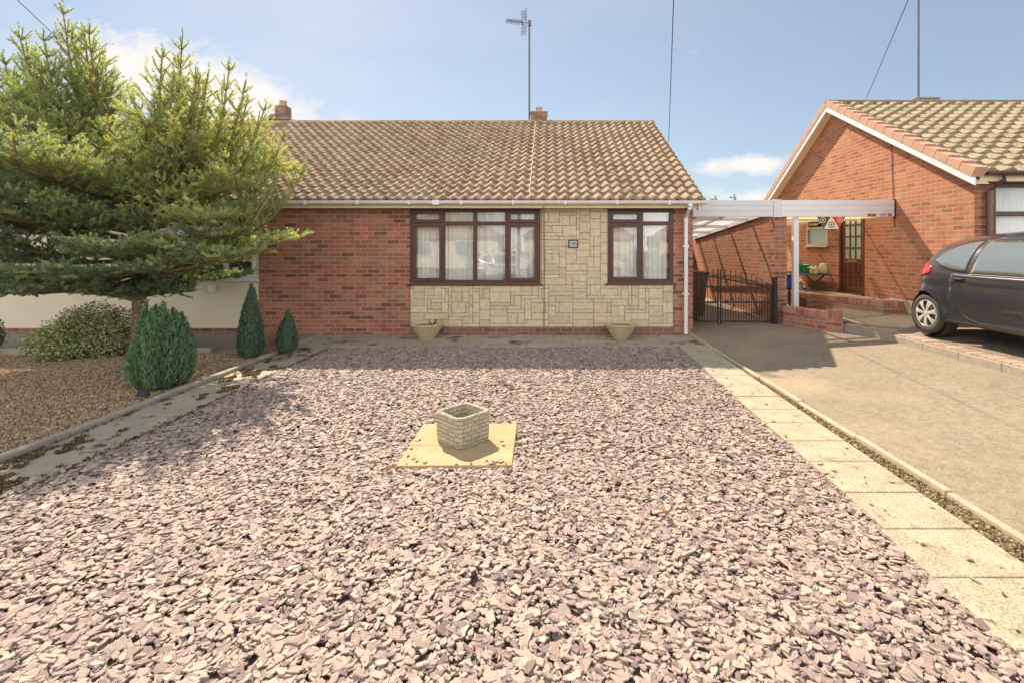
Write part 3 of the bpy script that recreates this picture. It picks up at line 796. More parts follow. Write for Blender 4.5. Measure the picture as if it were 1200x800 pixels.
def curtain(x0, x1, z0, z1, Y, label, hem=True, amp=0.022, per=0.075, split=None, group='net curtains'):
    root = thing('net_curtain', label, 'net curtain', ((x0 + x1) / 2, Y, z0), 0, group)
    m = MB(); n = int((x1 - x0) / 0.012)
    rows = []
    for i in range(n + 1):
        x = x0 + (x1 - x0) * i / n
        ph = x / per + 0.7 * math.sin(x * 3.1) + 0.5 * math.sin(x * 7.7)
        row = []
        for zz in (z1, z1 - .15, (z0 + z1) / 2, z0 + .2, z0):
            row.append((x, Y + amp * math.sin(2 * math.pi * ph) * (0.6 + 0.4 * (z1 - zz) / (z1 - z0)), zz))
        rows.append(row)
    m.grid(rows)
    m.build('fabric', NET, root, smooth=True, world=True, recalc=False)
    if hem:
        h = MB(); x = x0 + 0.05
        while x + 0.44 < x1 + 0.2:
            for sgn in (1, -1):
                pts = []
                for i in range(15):
                    t = i / 14; xx = x + 0.44 * t
                    if xx > x1: break
                    pts.append((xx, Y - amp - .012, z0 + 0.10 + sgn * 0.062 * math.sin(math.pi * t)))
                if len(pts) > 1: h.tube(pts, 0.006, 5)
            for i in range(3):
                c = x + 0.16 + 0.06 * i
                if c < x1 - .02: h.box(c - .022, c + .022, Y - amp - .014, Y - amp - .008, z0 + 0.085, z0 + 0.115)
            x += 0.46
        h.build('lace_hem', WHITE, root, world=True)
    return root

# ---- the bungalow
house = thing('brick_bungalow', 'red brick bungalow with buff stone cladding, dark windows and pantiled roof', 'house', (-1.3, FYW, 0))
HX0, HX1 = -5.215, 2.615
SPLIT = HX0
W1 = (-2.49, -0.14, 0.94, 2.30); W2 = (1.077, 2.262, 0.955, 2.30)
CX0, CX1 = -2.475, 2.255
YB = 16.45; RY, RZ = 12.61, 4.81; EY, EZ = 8.45, 2.40
m = MB()
wall(m, 'y', FYW, FYW + 0.10, HX0, HX1, -0.2, 2.42, [W1, W2])
m.build('front_wall', BRICK_HOUSE, house, world=True)
m = MB()
m.box(CX0 - .0, HX1 - 0.34, FYW - 0.012, FYW - 0.001, -0.1, 0.165)
m.build('plinth', BRICK_DARK, house, world=True)
m = MB()
def roofz(y, off=0.0):
    return (EZ + (y - EY) * (RZ - EZ) / (RY - EY) if y < RY else RZ - (y - RY) * (RZ - EZ) / (RY - EY)) - 0.07 + off
m.prism([(FYW + .1, -0.2), (YB, -0.2), (YB, roofz(YB)), (RY, roofz(RY)), (FYW + .1, roofz(FYW + .1))], 'x', HX1 - 0.1, HX1)
m.box(HX0 - 8, HX1 - 0.1, YB - 0.1, YB, -0.2, roofz(YB))
m.build('gable_wall', BRICK_HOUSE, house, world=True)
m = MB(); m.box(HX0 + .05, HX1 - .12, FYW + 3.2, FYW + 3.25, 0, 2.4); m.box(HX0 + .05, HX1 - .12, FYW + .11, FYW + 3.2, -.1, 0.02); m.box(HX0 + .05, HX1 - .12, FYW + .11, FYW + 3.2, 2.425, 2.45)
m.box(0.35, 0.42, FYW + .11, FYW + 3.2, 0.02, 2.42)
m.build('interior', PLASTER, house, world=True)
# cladding: random ashlar of proud blocks
def cladding(x0, x1, z0, z1, holes, seed=5):
    r = random.Random(seed); u = 0.0625
    nx = int(round((x1 - x0) / u)); nz = int(round((z1 - z0) / u))
    ux = (x1 - x0) / nx; uz = (z1 - z0) / nz
    occ = [[False] * nx for _ in range(nz)]
    for h in holes:
        for j in range(nz):
            for i in range(nx):
                cx, cz = x0 + (i + .5) * ux, z0 + (j + .5) * uz
                if h[0] - 0.0 < cx < h[1] + 0.0 and h[2] < cz < h[3]: occ[j][i] = True
    m = MB()
    sizes = [(7, 2), (6, 2), (5, 2), (3, 3), (4, 3), (5, 2), (6, 2), (4, 1), (5, 1), (6, 1), (4, 1), (5, 1), (7, 1), (1, 3), (2, 3), (3, 2), (4, 2), (6, 1), (7, 2)]
    for j in range(nz):
        for i in range(nx):
            if occ[j][i]: continue
            c = sizes[:]; r.shuffle(c); c.append((3, 1)); c.append((2, 1)); c.append((1, 1))
            for w, h in c:
                if i + w > nx or j + h > nz: continue
                if any(occ[j + b][i + a] for a in range(w) for b in range(h)): continue
                # avoid leaving one-cell gaps
                if i + w < nx and not occ[j][i + w] and (i + w + 1 >= nx or occ[j][i + w + 1]) and w < 4 and c.index((w, h)) < 14: continue
                for a in range(w):
                    for b in range(h): occ[j + b][i + a] = True
                g = 0.0036; p = r.uniform(0.016, 0.034)
                m.box(x0 + i * ux + g, x0 + (i + w) * ux - g, FYW - p, FYW - 0.004, z0 + j * uz + g, z0 + (j + h) * uz - g)
                break
    return m
cm = cladding(CX0, CX1, 0.168, 2.30, [(W1[0] - .02, W1[1] + .0, W1[2] - 0.03, 9), (W2[0] + 0.0, 9, W2[2] - 0.03, 9)])
cm.build('stone_cladding', CLAD, house, bevel=0.005, world=True, seg=1)
m = MB(); wall(m, 'y', FYW - 0.0135, FYW - 0.0025, CX0, CX1, 0.168, 2.30, [(CX0, W1[1], W1[2], 9), (W2[0], CX1, W2[2], 9)])
m.build('cladding_mortar', mottled('cladding_joint', (0.36, 0.28, 0.18), (0.28, 0.22, 0.14), 6, 0.95, 0.3, 80), house, world=True)
cw = (W1[1] - W1[0])
window(house, *W1[:2], *W1[2:], FYW - 0.005, [W1[0] + .60, W1[0] + 1.175, W1[0] + 1.75], BROWN, 2.03, 0.058, sash={(0, 0), (3, 0), (0, 1), (3, 1)})
window(house, *W2[:2], *W2[2:], FYW - 0.005, [W2[0] + .61], BROWN, 2.03, 0.062, sash={(0, 0), (0, 1)})
curtain(W1[0] + .08, W1[1] - .08, 0.97, 2.28, FYW + 0.165, 'pleated net curtain with lace hem behind the wide four light window', hem=True, amp=0.028, per=0.085)
curtain(W2[0] + .07, W2[1] - .07, 0.98, 2.28, FYW + 0.15, 'plain net curtain behind the smaller two light window', hem=False)
# roof
roof = tiled_roof('roof', TILE, HX0, 2.743, EY, EZ, RY, RZ, 18, parent=None, seed=3)
wchild(roof, house)
rb = tiled_roof('roof', TILE, HX0, 2.743, 2 * RY - EY, EZ, RY, RZ, 18, parent=None, seed=4, coarse=True); wchild(rb, house)
def ridge_tiles(m, x0, x1, y, z, r=0.115, L=0.45):
    x = x0
    while x < x1 - 0.05:
        xe = min(x + L, x1); n = 9; dz = random.uniform(-.005, .005)
        prof = [(r * math.cos(math.pi * k / (n - 1)), r * .85 * math.sin(math.pi * k / (n - 1)) - .02) for k in range(n)]
        vs = [(x + .004, y + a, z + b + dz) for a, b in prof] + [(xe - .004, y + a, z + b + dz) for a, b in prof]
        fs = [(k, k + 1, n + k + 1, n + k) for k in range(n - 1)] + [tuple(range(n)), tuple(range(2 * n - 1, n - 1, -1))]
        m.add(vs, fs); x = xe
m = MB(); ridge_tiles(m, HX0, 2.743, RY, RZ + 0.005); m.build('ridge', RIDGE, roof, world=True)
m = MB()   # pale mortar strip where two builds of the roof meet
dd = Vector((0, RY - EY, RZ - EZ)).normalized(); nn_ = Vector((0, -dd.z, dd.y))
pts = []
for i in range(60):
    s = 4.80 * i / 59; p = Vector((-0.32 + 0.0105 * math.sin(i), EY, EZ)) + dd * s + nn_ * (0.078)
    pts.append(p)
m.tube(pts, 0.012, 6); m.build('mortar_strip', mottled('pink_mortar', (0.62, 0.45, 0.33), (0.5, 0.38, 0.28), 9, 0.95, 0.3, 60), roof, world=True)
# mortared verge edge and barge
m = MB()
def verge(m, x0, x1, eY, eZ, rY, rZ, t0, t1):
    """board under the tiles, front slope then back slope"""
    for a, b in (((eY, eZ), (rY, rZ)), ((2 * rY - eY, eZ), (rY, rZ))):
        m.prism([(a[0], a[1] - t0), (b[0], b[1] - t0), (b[0], b[1] - t1), (a[0], a[1] - t1)], 'x', x0, x1)
verge(m, 2.64, 2.735, EY, EZ, RY, RZ, 0.02, -0.028); m.build('verge_mortar', RIDGE, roof, world=True)
m = MB(); verge(m, 2.628, 2.655, EY + .02, EZ, RY, RZ, 0.20, 0.022); m.build('barge_board', CREAM, house, world=True, bevel=.003)
# fascia, soffit, gutter, downpipe
m = MB(); m.box(HX0, 2.70, EY + 0.075, EY + 0.095, 2.285, 2.44); m.build('fascia', CREAM, house, world=True, bevel=.004)
m = MB(); m.box(HX0, 2.70, EY + 0.096, FYW - 0.001, 2.303, 2.32); m.build('soffit', CREAM, house, world=True)
def gutter(m, x0, x1, y, z, r=0.055):
    n = 9
    prof = [(y - r * math.sin(math.pi * k / (n - 1) - math.pi / 2) * 1.0, z - r * math.cos(math.pi * k / (n - 1) - math.pi / 2)) for k in range(n)]
    prof = [(y + r * math.cos(math.pi + math.pi * k / (n - 1)), z + r * math.sin(math.pi + math.pi * k / (n - 1))) for k in range(n)]
    inner = [(y + (r - .006) * math.cos(2 * math.pi - math.pi * k / (n - 1)), z + (r - .006) * math.sin(2 * math.pi - math.pi * k / (n - 1)) + .0) for k in range(n)]
    m.prism(prof + inner, 'x', x0, x1)
m = MB(); gutter(m, HX0, 2.76, EY - 0.0, 2.405, 0.062)
x = HX0 + .1
while x < 2.7: m.box(x, x + .03, EY - .066, EY + .02, 2.34, 2.412); x += 0.9
m.box(-2.0, -1.88, EY - .068, EY + .068, 2.335, 2.414)
m.build('gutter', WHITE, house, world=True, smooth=False)
m = MB(); m.tube([(2.47, EY, 2.35), (2.47, EY, 2.28), (2.47, FYW - .07, 2.12), (2.47, FYW - .07, 0.05)], 0.036, 12)
for z in (1.6, 0.75): m.box(2.42, 2.52, FYW - .09, FYW - .001, z, z + .03)
m.tube([(2.47, FYW - .07, 2.12), (2.47, FYW - .07, 2.03)], 0.041, 12); m.tube([(2.47, EY, 2.37), (2.47, EY, 2.31)], 0.045, 12)
m.build('downpipe', WHITE, house, world=True, smooth=False)
def chimney(root_roof, x, y, z0, w, h, sw=0.0, sh=0.0, mat=BRICK_NEXT, flaunch=True, pot=True, name='chimney', d=0.5):
    m = MB(); m.box(x - w / 2, x + w / 2, y - d / 2, y + d / 2, z0, z0 + h)
    if sw: m.prism([(x - w / 2 - .05, z0 + h), (x + w / 2 + .05, z0 + h), (x + sw / 2 + .02, z0 + h + .14), (x - sw / 2 - .02, z0 + h + .14)], 'y', y - d / 2 - .03, y + d / 2 + .03)
    if sw: m.box(x - sw / 2, x + sw / 2, y - sw / 2, y + sw / 2, z0 + h + .14, z0 + h + .14 + sh)
    c = m.build(name, mat, root_roof, world=True)
    top = z0 + h + (0.14 + sh if sw else 0)
    if flaunch and not sw:
        f = MB(); f.box(x - w / 2 - .02, x + w / 2 + .02, y - d / 2 - .02, y + d / 2 + .02, top, top + .03); f.build('chimney_cap', MORTAR, root_roof, world=True, bevel=.01)
        top += .03
    if pot:
        p = MB(); p.lathe([(0.10, 0), (0.085, 0.12), (0.095, 0.15), (0.07, 0.15)], 'z', 14, (x, y, top)); p.build('chimney_pot', TERRA, root_roof, world=True, smooth=False)
CH = mottled('weathered_chimney_brick', (0.42, 0.25, 0.16), (0.33, 0.21, 0.14), 8, 0.95, 0.4, 50)
chimney(roof, -0.235, 13.0, 4.5, 0.42, 0.64, mat=CHIMNEY_BRICK)
# house number plaque (screwed on the cladding)
pl = thing('house_number_plaque', 'small dark framed house number plaque on the buff cladding between the windows', 'number plaque', (0.455, FYW - .04, 1.66))
m = MB(); m.box(-.09, .09, 0, .012, -.075, .075); m.build('frame', BROWN, pl, bevel=.004)
m = MB(); m.box(-.066, .066, -.003, .0, -.052, .052); m.build('plate', mottled('plaque_blue_grey', (0.42, 0.46, 0.55), (0.5, 0.53, 0.6), 20, 0.4, 0), pl)
def text(name, body, size, mat, parent, loc, rot=(math.pi / 2, 0, 0), ext=0.001, align='CENTER'):
    cu = bpy.data.curves.new(name, 'FONT'); cu.body = body; cu.size = size; cu.extrude = ext; cu.align_x = align; cu.align_y = 'CENTER'
    cu.materials.append(mat); tmp = bpy.data.objects.new(name, cu); COL.objects.link(tmp); bpy.context.view_layer.update()
    me = bpy.data.meshes.new_from_object(tmp.evaluated_get(bpy.context.evaluated_depsgraph_get())); bpy.data.objects.remove(tmp)
    o = bpy.data.objects.new(name, me); COL.objects.link(o); o.parent = parent; o.location = loc; o.rotation_euler = rot
    return o
text('numerals', '186', 0.085, mottled('numeral_dark', (0.06, 0.05, 0.08), (0.08, 0.06, 0.1), 5, 0.5, 0), pl, (0, -.0045, 0))
# cable down the facade
m = MB(); m.tube([(-0.07, EY + .07, 2.33), (-0.07, EY + .066, 2.29), (-0.07, FYW - .045, 2.27), (-0.065, FYW - .04, 1.2), (-0.07, FYW - .04, 0.17)], 0.006, 6)
tag(m.build('cable', CABLE), 'thin black cable running down the cladding beside the wide window', 'cable')

# ---- left half of the pair
left = thing('rendered_bungalow', 'cream rendered bungalow with white windows behind the fir tree', 'house', (-9.1, FYW, 0))
LW = (-7.35, -5.245, 1.02, 2.25); LW2 = (-11.9, -9.5, 1.02, 2.25)
m = MB(); wall(m, 'y', FYW + .004, FYW + 0.10, -13.0, HX0 - .001, 0.10, 2.42, [LW, LW2]); m.build('front_wall', RENDER, left, world=True)
m = MB(); m.box(-13.0, HX0 - .001, FYW - 0.006, FYW + .09, -0.1, 0.145); m.build('plinth', BRICK_DARK, left, world=True)
m = MB(); m.prism([(FYW + .1, -0.2), (YB, -0.2), (YB, roofz(YB)), (RY, roofz(RY)), (FYW + .1, roofz(FYW + .1))], 'x', -13.0, -12.9); m.build('gable_wall', BRICK_HOUSE, left, world=True)
m = MB(); m.box(-12.9, HX0 - .02, FYW + 3.2, FYW + 3.25, 0, 2.4); m.build('interior', PLASTER, left, world=True)
window(left, LW[0], LW[1], LW[2], LW[3], FYW + .0, [LW[0] + .6, LW[1] - .6], WHITE, 1.95, 0.055, sash={(0, 0), (2, 0)}, lead=True)
window(left, LW2[0], LW2[1], LW2[2], LW2[3], FYW + .0, [LW2[0] + .6, LW2[1] - .6], WHITE, 1.95, 0.055, sash={(0, 0), (2, 0)}, lead=True)
curtain(LW[0] + .1, LW[0] + .7, 1.05, 2.2, FYW + .2, 'net curtain in the leaded window behind the fir trunk', hem=False)
lr = tiled_roof('roof', TILE, -13.13, HX0, EY, EZ, RY, RZ, 18, seed=8); wchild(lr, left)
lb = tiled_roof('roof', TILE, -13.13, HX0, 2 * RY - EY, EZ, RY, RZ, 18, seed=9, coarse=True); wchild(lb, left)
m = MB(); ridge_tiles(m, -13.13, HX0, RY, RZ + .005); m.build('ridge', RIDGE, lr, world=True)
m = MB(); m.box(-13.1, HX0 - .003, EY + 0.075, EY + 0.095, 2.285, 2.44); m.build('fascia', CREAM, left, world=True, bevel=.004)
m = MB(); m.box(-13.1, HX0 - .003, EY + 0.096, FYW + .003, 2.303, 2.32); m.build('soffit', CREAM, left, world=True)
m = MB(); gutter(m, -13.15, HX0 - .003, EY, 2.405, .062); m.build('gutter', WHITE, left, world=True)
m = MB(); verge(m, -13.03, -13.0, EY + .02, EZ, RY, RZ, 0.2, 0.022); m.build('barge_board', CREAM, left, world=True)
chimney(lr, -7.02, 12.9, 4.5, 0.62, 0.42, 0.29, 0.26, mat=CHIMNEY_BRICK)
m = MB(); m.box(-6.09, -5.99, FYW - .06, FYW + .003, 0.80, 0.93); tag(m.build('vent_cowl', WHITE, bevel=.01), 'small white vent cowl on the cream render under the leaded window', 'vent')

# ---- neighbour on the right, gable towards us
NX = 6.75; NY0 = 7.70; NB = 0.25
nEY, nEZ, nRY, nRZ = 7.46, 2.72, 11.42, 4.955; nBY, nBZ = 15.0, 2.74
nh = thing('orange_brick_bungalow', 'orange brick bungalow with its gable end and side door facing the drive', 'house', (9.5, NY0, NB))
def nroof(y): return (nEZ + (y - nEY) * (nRZ - nEZ) / (nRY - nEY) if y < nRY else nRZ - (y - nRY) * (nRZ - nBZ) / (nBY - nRY)) - 0.06
ND = (10.37, 11.27, 0.58, 2.60); NWn = (10.75 + 1.05, 12.95, 1.66, 2.34)
NWn = (11.72, 12.68, 1.63, 2.33)
m = MB(); wall(m, 'x', NX, NX + .1, NY0, 14.9, 0.0, 2.74, [ND, NWn])
m.prism([(NY0, 2.741), (14.9, 2.741), (nRY, nroof(nRY))], 'x', NX, NX + .1)
m.build('gable_wall', BRICK_NEXT, nh, world=True)
NW = (7.05, 9.45, 1.22, 2.62)
m = MB(); wall(m, 'y', NY0, NY0 + .1, NX + .1, 15.5, 0.0, 2.8, [NW]); m.box(NX + .1, 15.5, 14.8, 14.9, 0, 2.74); m.box(15.4, 15.5, NY0 + .1, 14.8, 0, 2.74)
m.build('front_wall', BRICK_HOUSE, nh, world=True)
m = MB(); m.box(NX + .11, 15.3, NY0 + 3.2, NY0 + 3.25, 0.3, 2.7); m.box(NX + .9, NX + .95, NY0 + 3.26, 14.7, 0.3, 2.7); m.build('interior', PLASTER, nh, world=True)
nw = window(nh, NW[0], NW[1], NW[2], NW[3], NY0, [NW[0] + .85, NW[1] - .62], BROWN, 2.13, 0.062, sash={(2, 0)})
curtain(NW[0] + .08, NW[1] - .08, 1.25, 2.6, NY0 + .13, 'white net curtain in the neighbour window beside the brown downpipe', hem=False, per=0.06)
nr = tiled_roof('roof', TILE_N, NX - .10, 15.74, nEY, nEZ, nRY, nRZ, 16, period=0.30, amp=0.028, lift=0.052, seed=21); wchild(nr, nh)
nb_ = tiled_roof('roof', TILE_N, NX - .10, 15.74, nBY, nBZ, nRY, nRZ, 13, period=0.30, seed=22, coarse=True); wchild(nb_, nh)
m = MB(); ridge_tiles(m, NX - .2, 15.7, nRY, nRZ + .02); m.build('ridge', mottled('ridge_grey', (0.20, 0.16, 0.12), (0.27, 0.21, 0.15), 8, 0.95, 0.4, 50), nr, world=True)
def verge_caps(eY, eZ, rY, rZ, n, root):
    d = Vector((0, rY - eY, rZ - eZ)); L = d.length; d.normalize(); nn = Vector((0, -d.z * (1 if d.y > 0 else -1), abs(d.y)))
    m = MB()
    for i in range(n):
        s0 = L * i / n; s1 = L * (i + 1) / n + .015
        a = Vector((0, eY, eZ)) + d * s0; b = Vector((0, eY, eZ)) + d * (s1 - .022)
        t0, t1 = 0.118, 0.098
        x0, x1 = NX - .235, NX - .045
        pa = [a - nn * .045, a + nn * t0]; pb = [b - nn * .045, b + nn * (t1 - .015)]
        vs = [(x0, pa[0].y, pa[0].z), (x0, pa[1].y, pa[1].z), (x0, pb[1].y, pb[1].z), (x0, pb[0].y, pb[0].z),
              (x1, pa[0].y, pa[0].z), (x1, pa[1].y, pa[1].z), (x1, pb[1].y, pb[1].z), (x1, pb[0].y, pb[0].z)]
        m.add(vs, [(0, 1, 2, 3), (4, 7, 6, 5), (0, 4, 5, 1), (1, 5, 6, 2), (2, 6, 7, 3), (3, 7, 4, 0)])
    m.build('verge_caps', TERRA, root, world=True, bevel=.006)
verge_caps(nEY, nEZ, nRY, nRZ, 16, nr); verge_caps(nBY, nBZ, nRY, nRZ, 13, nr)
def boards(t0, t1, x0, x1):
    m = MB()
    m.prism([(nEY - .02, nEZ - t0), (nRY, nRZ - t0), (nRY, nRZ - t1), (nEY - .02, nEZ - t1)], 'x', x0, x1)
    m.prism([(nBY, nBZ - t0), (nRY, nRZ - t0), (nRY, nRZ - t1), (nBY, nBZ - t1)], 'x', x0, x1)
    return m
boards(0.175, 0.052, NX - .222, NX - .198).build('barge_board', WHITE, nh, world=True, bevel=.003)
boards(0.15, 0.134, NX - .197, NX - .001).build('soffit', CREAM, nh, world=True)
m = MB(); m.box(NX - .06, 15.6, nEY + .07, nEY + .09, 2.62, 2.77); m.build('fascia', CREAM, nh, world=True)
m = MB(); m.box(NX - .06, 15.6, nEY + .091, NY0 - .001, 2.64, 2.66); m.build('soffit', CREAM, nh, world=True)
m = MB(); gutter(m, NX - .02, 15.6, nEY - .0, 2.765, .06); m.build('gutter', BROWNPIPE, nh, world=True)
m = MB(); m.tube([(7.0, nEY, 2.71), (7.0, nEY, 2.63), (6.93, NY0 - .06, 2.48), (6.93, NY0 - .06, 0.3)], 0.036, 12); m.tube([(6.93, NY0 - .06, 2.48), (6.93, NY0 - .06, 2.38)], 0.042, 12)
m.build('downpipe', BROWNPIPE, nh, world=True)
chimney(nr, 9.15, 11.95, 4.6, 0.55, 0.58, mat=CHIMNEY_BRICK, pot=False, d=0.5)
# thin cable down the gable, patch of old render at its foot
m = MB(); m.tube([(NX - .008, 9.55, 3.95), (NX - .012, 9.52, 3.2), (NX - .01, 9.46, 2.0)], 0.006, 6); tag(m.build('cable', CABLE), 'thin black cable down the orange gable wall above the canopy beam', 'cable')
m = MB()
for a, b, z in ((7.8, 8.9, 0.52), (8.91, 9.6, 0.60), (9.61, 10.3, .56)): m.box(NX - .022, NX - .001, a, b, 0.2, z)
m.build('plinth_render', mottled('old_render', (0.62, 0.52, 0.36), (0.50, 0.41, 0.28), 8, 0.95, 0.6, 60, 0.01), nh, world=True, bevel=.01)
# side door
def door():
    Y0, Y1, Z0, Z1 = ND; x = NX
    m = MB()
    m.box(x - .012, x + .09, Y0, Y0 + .06, Z0, Z1); m.box(x - .012, x + .09, Y1 - .06, Y1, Z0, Z1); m.box(x - .012, x + .09, Y0 + .06, Y1 - .06, Z1 - .06, Z1)
    m.box(x - .05, x + .09, Y0, Y1, Z0 - .03, Z0 + .03)
    d = m.build('door_frame', DOORWOOD, nh, world=True, bevel=.004)
    y0, y1, z0, z1 = Y0 + .065, Y1 - .065, Z0 + .035, Z1 - .065
    mm = MB(); st = .10; xa, xb = x + .025, x + .065
    mm.box(xa, xb, y0, y0 + st, z0, z1); mm.box(xa, xb, y1 - st, y1, z0, z1)
    W = (y1 - y0 - 2 * st); zs = [z0, z0 + .14]
    # rails
    rails = [(z0, z0 + .11), (z0 + .335, z0 + .385), (z0 + .61, z0 + .73), (z0 + .955, z0 + .985), (z0 + 1.21, z0 + 1.24), (z0 + 1.465, z0 + 1.495), (z1 - .10, z1)]
    for a, b in rails: mm.box(xa, xb, y0 + st, y1 - st, a, b)
    cols = [(y0 + st + W * k / 3 - .016, y0 + st + W * k / 3 + .016) for k in (1, 2)]
    for i in range(6):
        for a, b in cols: mm.box(xa, xb, a, b, rails[i][1], rails[i + 1][0])
    dl = mm.build('door', DOORWOOD, nh, world=True, bevel=.004)
    g = MB(); g.box(x + .04, x + .046, y0 + st, y1 - st, z0 + .73, z1 - .10); g.build('door_glass', mottled('door_glass_obscure', (0.42, 0.48, 0.38), (0.34, 0.40, 0.31), 12, .18, .2, 60, spec=.6), dl, world=True)
    p = MB(); p.box(x + .042, x + .055, y0 + st, y1 - st, z0 + .08, z0 + .63)
    ww = W / 3
    for r0, r1 in ((z0 + .115, z0 + .33), (z0 + .39, z0 + .605)):
        for k in range(3):
            a = y0 + st + ww * k + .035; p.box(x + .032, x + .0415, a, a + ww - .07, r0 + .02, r1 - .02)
    p.build('door_panels', DOORWOOD, dl, world=True, bevel=.004)
    b = MB(); b.box(x + .012, x + .0245, y0 + st + .13, y0 + st + W - .13, z0 + .64, z0 + .70); b.build('letter_plate', BRASS, dl, world=True, bevel=.003)
    h = MB(); h.tube([(x + .0245, y0 + .05, z0 + .80), (x - .02, y0 + .05, z0 + .80), (x - .022, y0 + .15, z0 + .80)], .009, 8); h.build('handle', BRASS, dl, world=True)
    c = MB(); c.box(x + .075, x + .09, Y0 + .06, Y1 - .06, Z0, Z1 - .06); c.build('door_blind', mottled('pale_green_blind', (0.62, 0.70, 0.58), (0.55, 0.62, 0.5), 3, 0.9, 0), dl, world=True)
door()
# side window with the top vent propped open
Y0, Y1, Z0, Z1 = NWn; tz = 2.08; UP = mottled('cream_window_frame', (0.62, 0.56, 0.40), (0.54, 0.48, 0.33), 5, 0.6, 0.1)
m = MB(); x = NX - .01
m.box(x, x + .07, Y0, Y1, Z0, Z0 + .05); m.box(x, x + .07, Y0, Y1, Z1 - .05, Z1); m.box(x, x + .07, Y0, Y0 + .05, Z0 + .05, Z1 - .05); m.box(x, x + .07, Y1 - .05, Y1, Z0 + .05, Z1 - .05); m.box(x, x + .07, Y0 + .05, Y1 - .05, tz - .025, tz + .025)
sw = m.build('window', UP, nh, world=True, bevel=.004)
m = MB(); m.box(x + .03, x + .036, Y0 + .05, Y1 - .05, Z0 + .05, tz - .025); m.build('pane', GLASS, sw, world=True)
m = MB(); m.box(x - .05, x, Y0 - .03, Y1 + .03, Z0 - .03, Z0 - .002); m.build('sill', UP, sw, world=True)
m = MB(); m.box(x + .1, x + .11, Y0, Y1, Z0, tz); m.build('blind', mottled('green_blind', (0.30, 0.36, 0.26), (0.26, 0.3, 0.22), 3, .9, 0), sw, world=True)
m = MB(); hx, hz = x - .005, Z1 - .045; ox = 0.27; oz = 0.10
def slant(a, b, y0, y1, t=.03):
    # strip of the open vent between parameters a..b down the sash
    p = lambda s: (hx - ox * s, hz - oz * s)
    (xa, za), (xb, zb) = p(a), p(b)
    m.add([(xa, y0, za), (xa, y1, za), (xb, y1, zb), (xb, y0, zb), (xa - .008, y0, za + t), (xa - .008, y1, za + t), (xb - .008, y1, zb + t), (xb - .008, y0, zb + t)],
          [(0, 1, 2, 3), (4, 7, 6, 5), (0, 4, 5, 1), (1, 5, 6, 2), (2, 6, 7, 3), (3, 7, 4, 0)])
slant(0, .15, Y0 + .03, Y1 - .03); slant(.85, 1, Y0 + .03, Y1 - .03); slant(.15, .85, Y0 + .03, Y0 + .07); slant(.15, .85, Y1 - .07, Y1 - .03)
m.build('open_vent', UP, sw, world=True)
m = MB(); slant(.15, .85, Y0 + .07, Y1 - .07, .006); m.build('vent_pane', GLASS, sw, world=True)
# ------------------------------------------------------------------ carport between the houses
BY = 9.43
def beam(m, x0, x1, y, z0, z1):
    h = (z1 - z0)
    for i in range(3):
        m.box(x0, x1, y, y + .05, z0 + h * i / 3 + .006, z0 + h * (i + 1) / 3 - .003)
    m.box(x0, x1, y + .008, y + .048, z0 + .004, z1 - .004)
cp = thing('carport', 'white carport with translucent roof between the bungalow and the brick garden wall', 'carport', (3.5, BY, .1))
m = MB(); beam(m, 2.64, 4.37, BY, 2.185, 2.515); m.build('front_beam', GREYWHITE, cp, world=True, bevel=.004)
m = MB(); m.box(4.375, 4.53, BY - .012, BY + .06, 2.18, 2.525); m.build('joint_cap', GREYWHITE, cp, world=True, bevel=.004)
def cz(y): return 2.34 - (y - BY) * 0.085
m = MB()
for y in (9.75, 10.7, 11.95, 13.2, 14.4):
    m.bar((2.66, y, cz(y)), (4.42, y, cz(y) - .02), .05, .07)
for x in (3.2, 3.8): m.bar((x, BY + .06, cz(BY) + .02), (x, 14.6, cz(14.6) + .02), .05, .05)
m.bar((4.42, BY + .06, cz(BY) - .02), (4.42, 14.7, cz(14.7) - .02), .06, .09); m.bar((2.66, BY + .06, cz(BY) - .02), (2.66, 14.7, cz(14.7) - .02), .06, .09)
m.build('rafters', GREYWHITE, cp, world=True)
m = MB(); m.add([(2.64, BY + .06, cz(BY) + .06), (4.46, BY + .06, cz(BY) + .06), (4.46, 14.7, cz(14.7) + .06), (2.64, 14.7, cz(14.7) + .06)], [(0, 1, 2, 3)]); m.build('roof_sheet', POLY, cp, world=True)

cn = thing('side_canopy', 'white ribbed canopy over the neighbour side door carried on a slim white post', 'canopy', (5.6, BY, .3))
m = MB(); beam(m, 4.535, NX - .006, BY, 2.185, 2.515); m.build('front_beam', WHITE, cn, world=True, bevel=.004)
m = MB(); m.box(NX - .03, NX - .005, BY - .004, BY + .07, 2.17, 2.53); m.build('end_cap', BLACKIRON, cn, world=True)
m = MB(); m.box(4.8, 4.90, BY + .055, BY + .155, 0.3, 2.19); m.build('post', WHITE, cn, world=True, bevel=.008)
m = MB(); m.box(4.62, NX - .004, BY + .054, 14.2, 2.21, 2.235)
m.build('roof_sheet', cloth('cream_polycarbonate', (0.85, 0.74, 0.52), .7, .5), cn, world=True)
for y in (10.5, 11.6, 12.7, 13.8):
    m = MB(); m.box(4.62, NX - .08, y, y + .045, 2.165, 2.209); m.build('batten', CREAM, cn, world=True)
RED = mottled('sign_red', (0.62, 0.06, 0.06), (0.66, 0.08, 0.07), 5, .5, 0); CHAR = mottled('sign_charcoal', (0.10, 0.09, 0.10), (0.12, 0.11, 0.12), 5, .5, 0)
text('maker_lettering', 'GAP', 0.066, CHAR, cn, (0.60 + .09, -.006, 1.95)).scale = (1.15, 1, 1)
cn_t = [c for c in cn.children if c.name.startswith('maker_lettering')][0]; cn_t.location = (6.505 - 5.6, -.003, 2.232 - .3)
